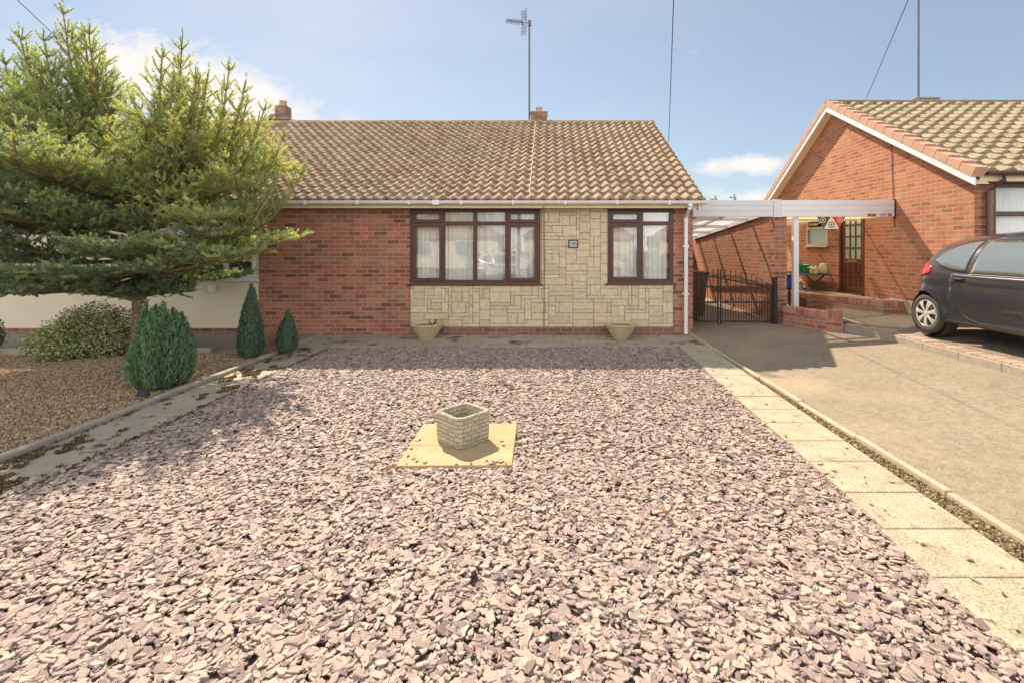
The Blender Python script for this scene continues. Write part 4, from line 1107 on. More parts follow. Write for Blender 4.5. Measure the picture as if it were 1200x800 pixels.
m = MB(); m.prism([(6.595, 2.20), (6.665, 2.20), (6.66, 2.265), (6.63, 2.245), (6.60, 2.268)], 'y', BY - .004, BY - .0005); m.build('maker_emblem', RED, cn, world=True)
m = MB(); m.box(6.20, 6.275, BY - .004, BY - .0005, 2.195, 2.25); m.box(6.285, 6.36, BY - .004, BY - .0005, 2.195, 2.25); m.build('brown_stickers', mottled('sticker_brown', (0.30, 0.12, 0.06), (0.36, 0.15, 0.08), 30, .6, 0), cn, world=True)
# triangular pennant board hanging behind the beam
sg = thing('triangle_sign', 'hanging board of charcoal, white and red triangles with ringed emblems before the side door', 'sign', (5.67, BY + .3, 2.1))
WH = mottled('sign_white', (0.80, 0.78, 0.74), (0.76, 0.74, 0.7), 5, .5, 0)
def tri(x, up, mat, nm, y):
    m = MB(); w, h = .15, .27
    p = [(x - w, -h / 2), (x + w, -h / 2), (x, h / 2)] if up else [(x - w, h / 2), (x, -h / 2), (x + w, h / 2)]
    m.prism(p, 'y', y, y + .006); o = m.build(nm, mat, sg)
    return o
def ringm(x, z, r, mat, par, y, w=.014):
    m = MB(); pts = []
    for i in range(25):
        a = 2 * math.pi * i / 24; pts.append((x + r * math.cos(a), y, z + r * math.sin(a)))
    m.tube(pts, w / 2, 6, cap=False); m.lathe([(r * .35, y - .003), (r * .35, y + .003)], 'y', 12, (x, 0, z)); o = m.build('ring_emblem', mat, par); return o
a = tri(-.15, False, CHAR, 'charcoal_panel', 0.0); ringm(-.17, .045, .052, WH, a, -.004)
b = tri(.15, False, RED, 'red_panel', 0.0); ringm(.17, .045, .052, WH, b, -.004)
c = tri(0, True, WH, 'white_panel', -.010); ringm(0, -.05, .056, CHAR, c, -.014)
m = MB(); m.tube([(-.2, .003, .13), (-.2, .003, .20)], .004, 5); m.tube([(.2, .003, .13), (.2, .003, .20)], .004, 5); m.build('hangers', CABLE, sg)
# canopy lamp and security light
lp = thing('bulkhead_lamp', 'small dark bulkhead lamp under the cream canopy ceiling', 'lamp', (6.12, 11.2, 2.165))
m = MB(); m.lathe([(0.09, .02), (0.10, -.02), (0.08, -.07), (0.0, -.08)], 'z', 16, cap=False); m.build('lamp_glass', CREAM, lp, smooth=True)
m = MB(); m.lathe([(0.11, .02), (0.115, -.015), (0.10, -.018)], 'z', 16, cap=False); m.build('lamp_ring', BLACKIRON, lp)
ls = thing('security_light', 'pale round security light on the orange wall beside the propped window', 'lamp', (NX - .002, 11.5, 2.12))
m = MB(); m.lathe([(0.05, 0), (.06, -.04), (.045, -.05)], 'x', 14); m.build('wall_plate', WHITE, ls)
m = MB(); m.tube([(-.05, 0, 0), (-.12, 0, -.02)], .02, 8); m.lathe([(0.02, .02), (.075, -.02), (.08, -.09), (.05, -.11)], 'z', 16, (-.15, 0, 0)); m.build('lamp_head', CREAM, ls)

# boundary wall with pier
gw = thing('garden_wall', 'tall orange brick garden wall and pier closing the carport on its right', 'wall', (4.5, 9.5, .1))
m = MB()
m.prism([(9.72, -.1), (15.2, -.1), (15.2, 1.82), (9.72, 2.25)], 'x', 4.45, 4.58); m.build('wall', BRICK_NEXT, gw, world=True)
m = MB(); m.box(4.43, 4.66, 9.485, 9.715, -.1, 2.20); m.build('pier', BRICK_HOUSE, gw, world=True)
m = MB(); m.box(2.62, 4.44, 15.2, 15.3, -.1, 1.9); m.build('back_wall', BRICK_NEXT, gw, world=True)
m = MB(); m.box(4.435, 4.4495, 9.73, 15.1, 0.82, 0.905); m.build('dark_band', BRICK_DARK, gw, world=True)
struct(MB().box(4.395, 4.448, 9.72, 15.1, 0.0, 0.17).build('wall_footing', mottled('footing_concrete', (0.50, 0.42, 0.30), (0.42, 0.35, 0.25), 3, .95, .4), bevel=.01))

def lowwall(name, label, pts, zb, zt, th, grp=None):
    root = thing(name, label, 'wall', (pts[0][0], pts[0][1], zb), 0, grp)
    L = []; Rr = []
    for i, p in enumerate(pts):
        a = Vector(pts[max(i - 1, 0)]); b = Vector(pts[min(i + 1, len(pts) - 1)]); d = (b - a).normalized(); n = Vector((-d.y, d.x))
        L.append(Vector(p) + n * th / 2); Rr.append(Vector(p) - n * th / 2)
    m = MB(); m.prism([tuple(v) for v in L] + [tuple(v) for v in reversed(Rr)], 'z', zb, zt - .115); m.build('brickwork', BRICK_GARDEN, root, world=True)
    # soldier course of separate bricks
    c = MB(); cm_ = island('coping_bricks', [(0, (0.30, 0.12, 0.085)), (.5, (0.42, 0.17, 0.12)), (1, (0.50, 0.26, 0.19))], .9, .5, 60)
    for i in range(len(pts) - 1):
        a = Vector(pts[i]); b = Vector(pts[i + 1]); d = b - a; n = max(1, int(d.length / .076)); ang = math.atan2(d.y, d.x)
        for k in range(n):
            p = a + d * ((k + .5) / n); w = d.length / n / 2 - .004
            c.box(p.x - w, p.x + w, p.y - th / 2 - .006, p.y + th / 2 + .006, zt - .112, zt + random.uniform(-.003, .003), rz=ang, c=(p.x, p.y))
    c.build('coping', cm_, root, world=True, bevel=.005, seg=1)
    j = MB(); j.prism([tuple(v) for v in L] + [tuple(v) for v in reversed(Rr)], 'z', zt - .1145, zt - .008); j.build('mortar_bed', MORTAR, root, world=True)
    return root
lowwall('low_brick_wall', 'low red brick wall with upright coping running from the pier to the kerb', [(4.60, 9.36), (4.70, 9.10), (4.82, 8.84), (4.96, 8.62), (5.16, 8.50)], 0.02, 0.475, .20)
lowwall('low_brick_wall', 'low orange brick wall edging the raised step by the side door', [(5.58, 11.2), (5.63, 10.8), (6.30, 9.16), (6.47, 9.09), (6.6, 9.08)], 0.2, 0.60, .18)
m = MB(); m.prism([(5.76, 11.2), (5.80, 10.8), (6.42, 9.27), (NX - .03, 9.2), (NX - .03, 14.0), (5.76, 14.0)], 'z', 0.2, 0.545); struct(m.build('raised_step', CONC_WARM))
m = MB(); m.box(6.36, NX - .055, 9.9, 11.4, 0.546, .565); struct(m.build('door_step', CONC_WARM, bevel=.008))

# ---- gates
def gate(label, x0, x1, ztop, z0, n):
    g = thing('iron_gate', label, 'gate', (x0, 9.40, z0), 0, 'black iron driveway gates')
    W = x1 - x0
    m = MB()
    m.bar((0.012, 0, 0.0), (0.012, 0, ztop(0) + .03), .025); m.bar((W - .012, 0, 0), (W - .012, 0, ztop(W) + .03), .025)
    m.bar((.024, 0, .05), (W - .024, 0, .05), .02, .03); m.bar((.024, 0, .42), (W - .024, 0, .42), .008, .03)
    pts = [(W * i / 16, 0, ztop(W * i / 16) - .10) for i in range(17)]; m.tube(pts, .009, 6)
    m.build('frame', BLACKIRON, g)
    for i in range(1, n):
        x = W * i / n; b = MB(); zt = ztop(x)
        b.tube([(x, -.0, .03), (x, -.0, zt)], .0065, 6); b.lathe([(.0, zt + .035), (.012, zt + .012), (.0065, zt)], 'z', 6, (x, 0, 0), cap=False)
        b.build('bar', BLACKIRON, g)
    for i in range(n):
        x = W * (i + .5) / n; b = MB(); b.tube([(x, 0, .03), (x, 0, .50)], .0055, 6); b.lathe([(.0, .53), (.010, .51), (.0055, .50)], 'z', 6, (x, 0, 0), cap=False)
        b.build('short_bar', BLACKIRON, g)
    return g
gl = gate('left leaf of the black iron gates, narrower, next to the white downpipe', 2.66, 3.30, lambda x: .86 + .17 * math.sin(x / .64 * math.pi / 2), .12, 6)
m = MB(); m.bar((.36, -.02, .72), (.66, -.02, .72), .02, .03); m.tube([(.62, -.02, .74), (.62, -.02, .80)], .008, 6); m.build('latch', BLACKIRON, gl)
gr = gate('right leaf of the black iron gates, top rail sweeping down to the pier', 3.33, 4.34, lambda x: 1.03 - .30 * (max(0, x - .1) / .9) ** 1.8, .12, 10)
m = MB(); m.box(.10, .16, -.02, .02, .40, .46); m.build('lock', BLACKIRON, gr, bevel=.004)
m = MB(); m.box(4.35, 4.42, 9.36, 9.43, 0.0, 1.0); m.box(4.345, 4.425, 9.355, 9.435, 1.0, 1.02); tag(m.build('gate_post', BLACKIRON, bevel=.004), 'black square iron post in front of the brick pier', 'gate post')
# wheelie bin behind the gate
bn = thing('wheelie_bin', 'dark brown wheelie bin behind the left iron gate', 'bin', (2.99, 10.3, .12), R(4))
BROWNBIN = mottled('bin_brown', (0.085, 0.045, 0.03), (0.11, 0.06, 0.04), 4, .5, .1)
m = MB()
m.add([(-.22, -.27, .06), (.22, -.27, .06), (.22, .22, .06), (-.22, .22, .06), (-.28, -.34, .95), (.28, -.34, .95), (.28, .30, .95), (-.28, .30, .95)], [(0, 3, 2, 1), (4, 5, 6, 7), (0, 1, 5, 4), (1, 2, 6, 5), (2, 3, 7, 6), (3, 0, 4, 7)])
m.box(-.30, .30, -.36, .32, .90, .95); m.build('bin_body', BROWNBIN, bn, bevel=.02)
m = MB(); m.grid([[(-.30 + .6 * i / 6, -.37 + .72 * j / 6, .965 + .05 * math.sin(math.pi * i / 6) * math.sin(math.pi * j / 6 * .9 + .1)) for j in range(7)] for i in range(7)]); o = m.build('lid', BROWNBIN, bn, smooth=True); sd = o.modifiers.new('t', 'SOLIDIFY'); sd.thickness = .02
for s in (-1, 1):
    m = MB(); m.lathe([(0.0, s * .23), (.10, s * .23), (.10, s * .27), (.0, s * .27)], 'x', 18, (0, .25, .10), cap=False); m.build('wheel', BLACKIRON, bn)
m = MB(); m.tube([(-.24, .34, .93), (-.24, .40, .93), (.24, .40, .93), (.24, .34, .93)], .014, 8); m.build('handle', BROWNBIN, bn)

# ---- potting table with green trays and bottles
tb = thing('trestle_table', 'dark green folding table against the orange wall below the side window', 'table', (6.36, 12.1, .545))
TG = mottled('table_green', (0.04, 0.07, 0.045), (0.06, 0.09, 0.06), 5, .6, .1)
m = MB(); m.box(-.32, .30, -.75, .85, .40, .425); m.build('table_top', TG, tb, bevel=.005)
for y in (-.62, .72):
    m = MB(); m.bar((-.28, y, .0), (.22, y + .08, .40), .028); m.build('leg', TG, tb)
    m = MB(); m.bar((.24, y, .0), (-.24, y + .08, .40), .028); m.build('leg', TG, tb)
GR = mottled('green_plastic', (0.02, 0.30, 0.12), (0.03, 0.36, 0.16), 5, .35, 0, spec=.5)
def on_table(nm, x, y): return (6.36 + x, 12.1 + y, .545 + .427)
for i, (y, lab) in enumerate([(.06, 'green plastic seed tray tilted on the far end of the table'), (-.20, 'green plastic trug in the middle of the dark table')]):
    m = MB(); w = .15
    outer = [(-w, -w * .9, .20), (w, -w * .9, .20), (w, w * .9, .20), (-w, w * .9, .20)]; bot = [(-w * .75, -w * .7, 0), (w * .75, -w * .7, 0), (w * .75, w * .7, 0), (-w * .75, w * .7, 0)]
    inn = [(a * .93, b * .93, .19) for a, b, _ in outer]; ib = [(a * .93, b * .93, .015) for a, b, _ in bot]
    m.add(bot + outer + inn + ib, [(0, 3, 2, 1)] + [(k, (k + 1) % 4, 4 + (k + 1) % 4, 4 + k) for k in range(4)] + [(4 + k, 4 + (k + 1) % 4, 8 + (k + 1) % 4, 8 + k) for k in range(4)] + [(8 + k, 8 + (k + 1) % 4, 12 + (k + 1) % 4, 12 + k) for k in range(4)] + [(12, 13, 14, 15)])
    o = m.build('plant_tray', GR, bevel=.006); o.location = on_table('', 0, y); o.rotation_euler = (0.0, 0, .3 + .8 * i)
    tag(o, lab, 'tray', 'green trays')
for i, (y, col, h, lab) in enumerate([(-.37, (0.22, 0.06, 0.10), .20, 'dark purple bottle next to the green trug'), (-.465, (0.70, 0.62, 0.45), .22, 'tall cream bottle beside the purple bottle'), (-.56, (0.60, 0.38, 0.10), .19, 'amber bottle right of the cream bottle'),
                                     (-.655, (0.68, 0.60, 0.30), .21, 'yellowish bottle nearest the white sack')]):
    m = MB(); m.lathe([(.042, 0), (.045, .01), (.045, h * .65), (.018, h * .82), (.018, h)], 'z', 12)
    o = m.build('bottle', mottled('bottle_plastic', col, tuple(k * .8 for k in col), 6, .35, 0, spec=.5), smooth=False); o.location = on_table('', -.05, y); tag(o, lab, 'bottle', 'bottles on the potting table')
m = MB(); m.lathe([(.07, 0), (.10, .04), (.095, .17), (.06, .25), (.03, .26)], 'z', 14); o = m.build('small_sack', mottled('sack_white', (0.62, 0.56, 0.45), (0.5, 0.45, 0.36), 8, .9, .4), smooth=True); o.location = on_table('', .12, -.66); tag(o, 'small whitish sack at the near end of the dark table', 'sack')
m = MB(); m.box(-.14, .14, -.11, .11, 0, .14); m.box(-.15, .15, -.12, .12, .14, .16); o = m.build('storage_box', mottled('pinkish_card', (0.50, 0.33, 0.25), (0.4, 0.26, 0.2), 8, .8, .2), bevel=.006); o.location = (6.3, 12.5, .547); tag(o, 'pinkish cardboard box on the ground under the dark table', 'box')
m = MB(); m.lathe([(.05, 0), (.055, .02), (.05, .15), (.02, .18), (.02, .21)], 'z', 12); o = m.build('detergent_bottle', mottled('grey_bottle', (0.45, 0.42, 0.5), (0.4, 0.38, 0.45), 8, .4, 0)); o.location = (6.25, 12.0, .547); tag(o, 'grey bottle on the ground beneath the dark table', 'bottle')
# blue recycling box, brown crate and folded chair by the white post
rc = thing('recycling_box', 'blue recycling box with a white recycling mark beside the pier', 'box', (4.93, 10.2, .30))
BL = mottled('recycling_blue', (0.02, 0.05, 0.35), (0.03, 0.07, 0.42), 5, .4, 0, spec=.5)
m = MB(); m.add([(-.2, -.15, .45), (.2, -.15, .45), (.2, .15, .45), (-.2, .15, .45), (-.25, -.18, .72), (.25, -.18, .72), (.25, .18, .72), (-.25, .18, .72)], [(0, 3, 2, 1), (0, 1, 5, 4), (1, 2, 6, 5), (2, 3, 7, 6), (3, 0, 4, 7), (4, 5, 6, 7)]); m.build('bin_body', BL, rc, bevel=.01)
m = MB(); m.box(-.27, .27, -.2, .2, .70, .73); m.build('lid', BLACKIRON, rc, bevel=.008)
m = MB(); m.prism([(-.09, .52), (-.06, .52), (-.06, .66), (-.09, .66)], 'y', -.195, -.178); m.build('white_mark', WHITE, rc)
st = thing('plastic_stool', 'dark folding stool carrying the blue recycling box', 'stool', (4.93, 10.2, .30))
m = MB(); m.box(-.26, .26, -.2, .2, .42, .448); m.build('seat', BLACKIRON, st, bevel=.005)
for a, b in ((-1, -1), (1, -1), (1, 1), (-1, 1)):
    m = MB(); m.bar((a * .22, b * .16, 0), (a * .2, b * .14, .42), .03); m.build('leg', BLACKIRON, st)
cr = thing('wooden_crate', 'brown slatted wooden crate on the ground between the white post and the low wall', 'crate', (5.38, 9.95, .30), R(12))
WD = mottled('crate_wood', (0.20, 0.10, 0.05), (0.28, 0.15, 0.08), 14, .9, .4)
m = MB()
for z in (0.02, .11, .20):
    m.box(-.22, .22, -.15, -.135, z, z + .07); m.box(-.22, .22, .135, .15, z, z + .07); m.box(-.22, -.205, -.134, .134, z, z + .07); m.box(.205, .22, -.134, .134, z, z + .07)
m.box(-.20, .20, -.13, .13, 0.0, .018); m.build('slats', WD, cr, bevel=.003)
m = MB()
for a in (-.19, .19):
    for b in (-.12, .12): m.box(a - .015, a + .015, b - .014, b + .014, .019, .28)
m.build('corner_posts', WD, cr)

# ---- conical tubs under the windows
def tub(x, label):
    root = thing('conical_tub', label, 'planter', (x, 8.42, .03), 0, 'conical concrete tubs')
    m = MB(); m.lathe([(.135, 0), (.14, .012), (.275, .225), (.285, .235), (.285, .258), (.262, .258), (.25, .22), (.0, .215)], 'z', 40, cap=False); m.build('tub_body', TUB, root, smooth=False, bevel=.003)
    m = MB(); m.lathe([(0, .219), (.10, .224), (.18, .219), (.252, .219)], 'z', 24, cap=False); m.build('soil', SOIL, root)
    return root
tub(-2.09, 'pale conical tub with a small dead plant below the wide window'); tub(1.265, 'empty pale conical tub below the two light window')
m = MB()
for i in range(9):
    a = random.uniform(0, 6.28); h = random.uniform(.05, .12); m.tube([(0, 0, 0), (math.cos(a) * .03, math.sin(a) * .02, h * .6), (math.cos(a) * .07, math.sin(a) * .05, h)], .004, 4)
    m.lathe([(.0, -.01), (.012, 0), (0, .012)], 'z', 5, (math.cos(a) * .07, math.sin(a) * .05, h), cap=False)
o = m.build('dead_plant', BLACKIRON); o.location = (-1.98, 8.36, .25); tag(o, 'small dead dark plant in the tub under the wide window', 'plant')

# ------------------------------------------------------------------ aerials and wires
def aerial(loc, h, label, yag=True, rz=0.0, sc=1.0, d=1):
    root = thing('tv_aerial', label, 'aerial', loc, rz, 'television aerials')
    m = MB(); m.tube([(0, 0, 0), (0, 0, h)], .024 * sc, 8); m.build('mast', STEEL, root)
    if yag:
        m = MB(); z = h - .06; m.tube([(.04, 0, z), (-.60, -.06, z + .06)], .012 * sc, 6)
        for i in range(8):
            x = -.25 - .048 * i; y = x * .095; l = .14 - .005 * i; zz = z - x * .09
            m.tube([(x - .04, y - l * .3, zz - l * .5), (x + .04, y + l * .3, zz + l * .5)], .006 * sc, 5); m.tube([(x + .04, y - l * .3, zz + l * .5), (x - .04, y + l * .3, zz - l * .5)], .006 * sc, 5)
        m.box(-.22, -.16, -.05, .0, z - .03, z + .05); m.build('boom', STEEL, root)
        m = MB()
        for s in (0, 1):
            for i in range(7):
                x = -.07 - .12 * i / 6 + 0.0; zz0 = z + (.06 if s else -.06); zz1 = z + (.30 if s else -.34)
                m.tube([(x, -.06, zz0), (x - .02, -.10, zz1)], .004 * sc, 4)
            for q in range(4):
                f = q / 3; zz = z + (.06 + .24 * f if s else -.06 - .28 * f); m.tube([(-.06, -.07, zz), (-.21, -.08, zz)], .004 * sc, 4)
        m.tube([(-.08, -.06, z), (-.08, -.06, z + .40)], .010 * sc, 6)
        m.build('reflector', STEEL, root)
        m = MB(); m.box(-.03, .05, -.04, .04, h - .12, h + .02); m.build('clamp', STEEL, root)
    return root
aerial((-.49, 12.86, 4.95), 2.62, 'tall grey television aerial on the bungalow chimney')
aerial((9.07, 11.9, 5.0), 3.6, 'bare grey mast standing by the chimney of the orange brick house', yag=False)
# telegraph pole in the street behind the viewpoint, three drop wires
PX, PY, PZ = -1.5, -7.3, 7.0
PX, PY = 0.207 * PY, -7.0
tp = thing('telegraph_pole', 'wooden telegraph pole on the pavement carrying three drop wires', 'telegraph pole', (PX, PY, -.05))
m = MB(); m.tube([(0, 0, 0), (0, 0, 7.1)], [.13, .09], 12); m.build('pole', mottled('pole_wood', (0.16, 0.11, 0.07), (0.22, 0.16, 0.1), 10, .9, .4), tp)
m = MB(); m.lathe([(.13, 6.72), (.15, 6.75), (.15, 6.78), (.13, 6.8)], 'z', 16); m.build('ring_bracket', STEEL, tp)
def wire(p, q, label, sag=.12):
    pts = []
    for i in range(25):
        t = i / 24; v = Vector(p).lerp(Vector(q), t); v.z -= sag * 4 * t * (1 - t); pts.append(v)
    m = MB(); m.tube(pts, .0062, 6)
    tag(m.build('drop_wire', CABLE), label, 'wire', 'overhead drop wires')
top = (PX, PY, 6.75)
wire(top, (2.76, 11.1, 4.06), 'overhead wire reaching the right end of the bungalow roof', .02)
wire(top, (7.62, 11.7, 5.08), 'overhead wire reaching the ridge of the orange brick house', .02)
wire(top, (-10.4, 12.4, 4.95), 'overhead wire disappearing behind the top of the fir tree', .02)
m = MB(); m.tube([(2.76, 11.1, 4.06), (2.74, 11.12, 3.98), (2.69, 11.14, 3.93)], .012, 6); m.box(2.67, 2.72, 11.1, 11.16, 3.88, 3.95); tag(m.build('wire_bracket', CABLE), 'dark hook fixing the overhead wire to the roof verge', 'bracket')

# ------------------------------------------------------------------ far bungalow seen over the carport
fb = thing('distant_bungalow', 'distant bungalow roof far beyond the carport carrying two aerials', 'house', (16, 42, -.1))
m = MB(); m.box(8, 25, 40, 48, -.3, 2.4); m.build('wall', BRICK_HOUSE, fb, world=True)
m = MB(); m.prism([(39.6, 2.4), (48.4, 2.4), (44, 4.9)], 'x', 7.7, 25.3); m.build('roof', RIDGE, fb, world=True)
aerial((16.9, 43.8, 4.7), 1.4, 'small distant aerial on the right over the carport beam', sc=1.6)
aerial((15.2, 43.8, 4.7), 1.25, 'small distant aerial on the left over the carport beam', sc=1.6)

# ------------------------------------------------------------------ hatchback
def make_car(loc, rz, label, paint, group=None, name='parked_car'):
    root = thing(name, label, 'car', loc, rz, group)
    RE, NO = 1.81, -1.72   # rear (+y), nose (-y)
    Hp = [(1.81, .62), (1.80, .80), (1.76, .93), (1.68, 1.04), (1.55, 1.19), (1.42, 1.33), (1.28, 1.405), (1.0, 1.445), (.5, 1.475), (0, 1.465), (-.35, 1.40), (-.70, 1.22), (-1.02, 1.02), (-1.3, .94), (-1.55, .82), (-1.67, .70), (-1.72, .52)]
    hy = np.array([p[0] for p in Hp])[::-1]; hz = np.array([p[1] for p in Hp])[::-1]
    # smooth the silhouette
    ysm = np.linspace(NO, RE, 400); zsm = np.interp(ysm, hy, hz); kern = np.hanning(15); kern /= kern.sum()
    zpad = np.concatenate([np.full(7, zsm[0]), zsm, np.full(7, zsm[-1])]); zsm2 = np.convolve(zpad, kern, 'valid')
    H = lambda y: float(np.interp(y, ysm, zsm2))
    def P(y):
        if y > 1.0: u = (y - 1.0) / (RE - 1.0); return max(0, 1 - u ** 3.4) ** (1 / 2.4)
        if y < -.75: u = (-.75 - y) / (-.75 - NO); return max(0, 1 - u ** 2.8) ** (1 / 2.3)
        return 1.0
    def side(z, y):
        flare = 0.0
        for wy in (1.36, -.94):
            d = math.hypot(y - wy, z - .285); flare = max(flare, .022 * math.exp(-((d - .34) / .07) ** 2))
        if z < .60: s = .785 + .045 * math.sin(math.pi / 2 * min(1, max(0, (z - .18) / .42)))
        elif z < .90: s = .83 - .035 * ((z - .60) / .30) ** 1.6
        else: s = .795 - .40 * (z - .90) - .08 * (z - .9) ** 2
        s += -.016 * math.exp(-((z - .43) / .06) ** 2) + .012 * math.exp(-((z - .785) / .022) ** 2) - .008 * math.exp(-((z - .73) / .03) ** 2)
        return s + flare
    def W(y, z):
        h = H(y); z0 = .45; t = min(1, max(0, (z - z0) / max(h - z0, .05)))
        return P(y) * side(z, y) * max(0, 1 - t ** 8) ** (1 / 2.3)
    def zb(y):
        b = .215 if -1.45 < y < 1.6 else .235
        for wy in (1.36, -.94):
            d = abs(y - wy)
            if d < .335: b = max(b, .285 + math.sqrt(.335 ** 2 - d * d))
        return b
    th = np.linspace(0, np.pi, 60); mid = list(np.linspace(-1.3, 1.3, 110))
    ys = sorted(set([round(v, 4) for v in mid] + [round(RE - .7 * (1 - math.sin(a)), 4) for a in np.linspace(0, math.pi / 2, 45)] + [round(NO + .6 * (1 - math.sin(a)), 4) for a in np.linspace(0, math.pi / 2, 40)] + [1.36 - .3349, 1.36 + .3349, -.94 - .3349, -.94 + .3349]))
    M_ = 34; rows = []
    for y in ys:
        b = zb(y); h = H(y); half = []
        h = max(h, b + .02)
        for i in range(M_ + 1):
            t = i / M_; f = math.sin(t * math.pi / 2) ** .9
            z = b + (h - b) * f; half.append((W(y, z) if i < M_ else 0.0, z))
        rows.append([(-x, y, z) for x, z in half] + [(x, y, z) for x, z in reversed(half[:-1])])
    m = MB(); m.grid(rows)
    body = m.build('body', paint, root, smooth=True)
    def W2(y, z, off): return W(y, z) + off
    def patch(nm, mat, par, ya, yb, zlo, zhi, off, sgn, n=26, k=9, th=0.0):
        m = MB(); rows = []
        for i in range(n + 1):
            y = ya + (yb - ya) * i / n; a, b = zlo(y), zhi(y)
            rows.append([(sgn * (W(y, a + (b - a) * j / k) + off), y, a + (b - a) * j / k) for j in range(k + 1)])
        m.grid(rows); o = m.build(nm, mat, par, smooth=True)
        sd = o.modifiers.new('t', 'SOLIDIFY'); sd.thickness = .004 + th; sd.offset = 0
        return o
    lerp = lambda y, pts: float(np.interp(y, [p[0] for p in pts][::-1], [p[1] for p in pts][::-1]))
    for sgn in (-1, 1):
        # seams first, then glass
        dz0 = lambda y: .245 + (.10 * max(0, (y - .45) / .27) ** 2 if y > .45 else 0); 
        door_hi = lambda y: .885
        patch('door_seam', BLACKIRON, root, .911, -.72, lambda y: .246 + (.24 * (max(0, y - .40) / .50) ** 2), lambda y: .90, .0015, sgn)
        dr = patch('door', paint, root, .897, -.713, lambda y: .257 + (.24 * (max(0, y - .40) / .497) ** 2), lambda y: .893, .0035, sgn, 40, 16, -.0032)
        wz_lo = lambda y: .905 - .01 * (y < 0)
        wtop = [(.72, 1.33), (.5, 1.35), (.1, 1.35), (-.2, 1.30), (-.55, 1.10), (-.78, .93)]
        patch('window_seal', BLACKIRON, root, .62, -.76, lambda y: .898, lambda y: lerp(y, wtop) + .012, .003, sgn)
        patch('door_window', CG, root, .595, -.735, lambda y: .912, lambda y: max(.915, lerp(y, wtop) - .004), .0065, sgn)
        qlo = [(1.27, 1.07), (1.1, .99), (.9, .945), (.70, .93)]; qhi = [(1.27, 1.075), (1.20, 1.15), (1.06, 1.25), (.88, 1.315), (.70, 1.34)]
        patch('window_seal', BLACKIRON, root, 1.285, .685, lambda y: lerp(y, qlo) - .014, lambda y: lerp(y, qhi) + .012, .003, sgn)
        patch('quarter_window', CG, root, 1.262, .70, lambda y: lerp(y, qlo), lambda y: lerp(y, qhi), .0065, sgn)
        patch('window_trim', mottled('worn_bronze_trim', (0.50, 0.36, 0.20), (0.4, 0.3, 0.18), 6, .4, 0), root, .62, -.74, lambda y: .895, lambda y: .903, .006, sgn)
        # handle
        m = MB(); hx = sgn * (W(.74, .83) + .028)
        m.tube([(sgn * (W(.84, .83)), .84, .828), (hx, .815, .83), (hx, .69, .826), (sgn * W(.66, .82), .66, .824)], [.010, .013, .013, .010], 8); m.build('handle', BLACKIRON, dr, smooth=True)
        patch('handle_recess', BLACKIRON, dr, .825, .665, lambda y: .795, lambda y: .825, .0075, sgn, 6, 3)
        # mirror
        m = MB(); cx = sgn * (W(-.55, .9) + .12)
        rings = []
        for i in range(9):
            a = math.pi * i / 8; r = math.sin(a); rings.append([(cx + sgn * .10 * math.cos(2 * math.pi * q / 14) * r * 1.0, -.52 - .10 * math.cos(a) * 1.0, .965 + .065 * math.sin(2 * math.pi * q / 14) * r) for q in range(15)])
        m.grid(rings); m.tube([(sgn * (W(-.6, .9) - .01), -.56, .91), (cx, -.52, .94)], .02, 8); m.build('wing_mirror', paint, root, smooth=True)
        # rear lamp
        rl = [(1.75, .95), (1.68, 1.00), (1.55, 1.035), (1.42, 1.025), (1.27, .985)]
        rlo = [(1.75, .84), (1.6, .81), (1.45, .835), (1.27, .89)]
        patch('rear_lamp', TAIL, root, 1.745, 1.285, lambda y: lerp(y, rlo), lambda y: min(lerp(y, rl), H(y) - .012), .006, sgn, 16, 6, .004)
        patch('headlight', mottled('headlight_lens', (0.6, 0.62, 0.64), (0.5, 0.52, 0.54), 9, .1, 0), root, -1.30, -1.60, lambda y: .66, lambda y: min(H(y) - .06, .82), .004, sgn, 12, 5)
        patch('sill_trim', BLACKIRON, root, .98, -.56, lambda y: .216, lambda y: .252, .004, sgn)
        patch('bumper_line', BLACKIRON, root, 1.77, 1.58, lambda y: .60, lambda y: .607, .003, sgn, 8, 2)
        # wheels
        for wy in (1.36, -.94):
            w = MB(); xo = sgn * .795; xi = sgn * .60
            w.lathe([(.195, xo - sgn * .012), (.225, xo), (.262, xo - sgn * .004), (.282, xo - sgn * .03), (.285, xo - sgn * .07), (.282, xi + sgn * .03), (.26, xi), (.19, xi)], 'x', 48, (0, wy, .285), cap=False)
            wh = w.build('wheel', TYRE, root, smooth=True)
            r_ = MB()
            r_.lathe([(.20, xo - sgn * .012), (.188, xo - sgn * .004), (.182, xo - sgn * .02)], 'x', 40, (0, wy, .285), cap=False)
            r_.lathe([(.0, xo - sgn * .002), (.03, xo - sgn * .001), (.045, xo - sgn * .008), (.055, xo - sgn * .02)], 'x', 24, (0, wy, .285), cap=False)
            for s in range(7):
                a = 2 * math.pi * s / 7 + .2; n = 6; L = []; Rr = []
                for q in range(n + 1):
                    rr = .04 + .148 * q / n; hw = .020 + .024 * (q / n) ** 2.2
                    u = (math.cos(a), math.sin(a)); v = (-math.sin(a), math.cos(a))
                    xx = xo - sgn * (.006 + .010 * math.sin(math.pi * q / n) * -1)
                    L.append((xx - sgn*.0, wy + rr * u[0] + hw * v[0], .285 + rr * u[1] + hw * v[1])); Rr.append((xx, wy + rr * u[0] - hw * v[0], .285 + rr * u[1] - hw * v[1]))
                C_ = [((l[0] + r2[0]) / 2 + sgn * .006, (l[1] + r2[1]) / 2, (l[2] + r2[2]) / 2) for l, r2 in zip(L, Rr)]
                r_.grid([L, C_, Rr])
            rim = r_.build('wheel_trim', RIM, wh, smooth=True)
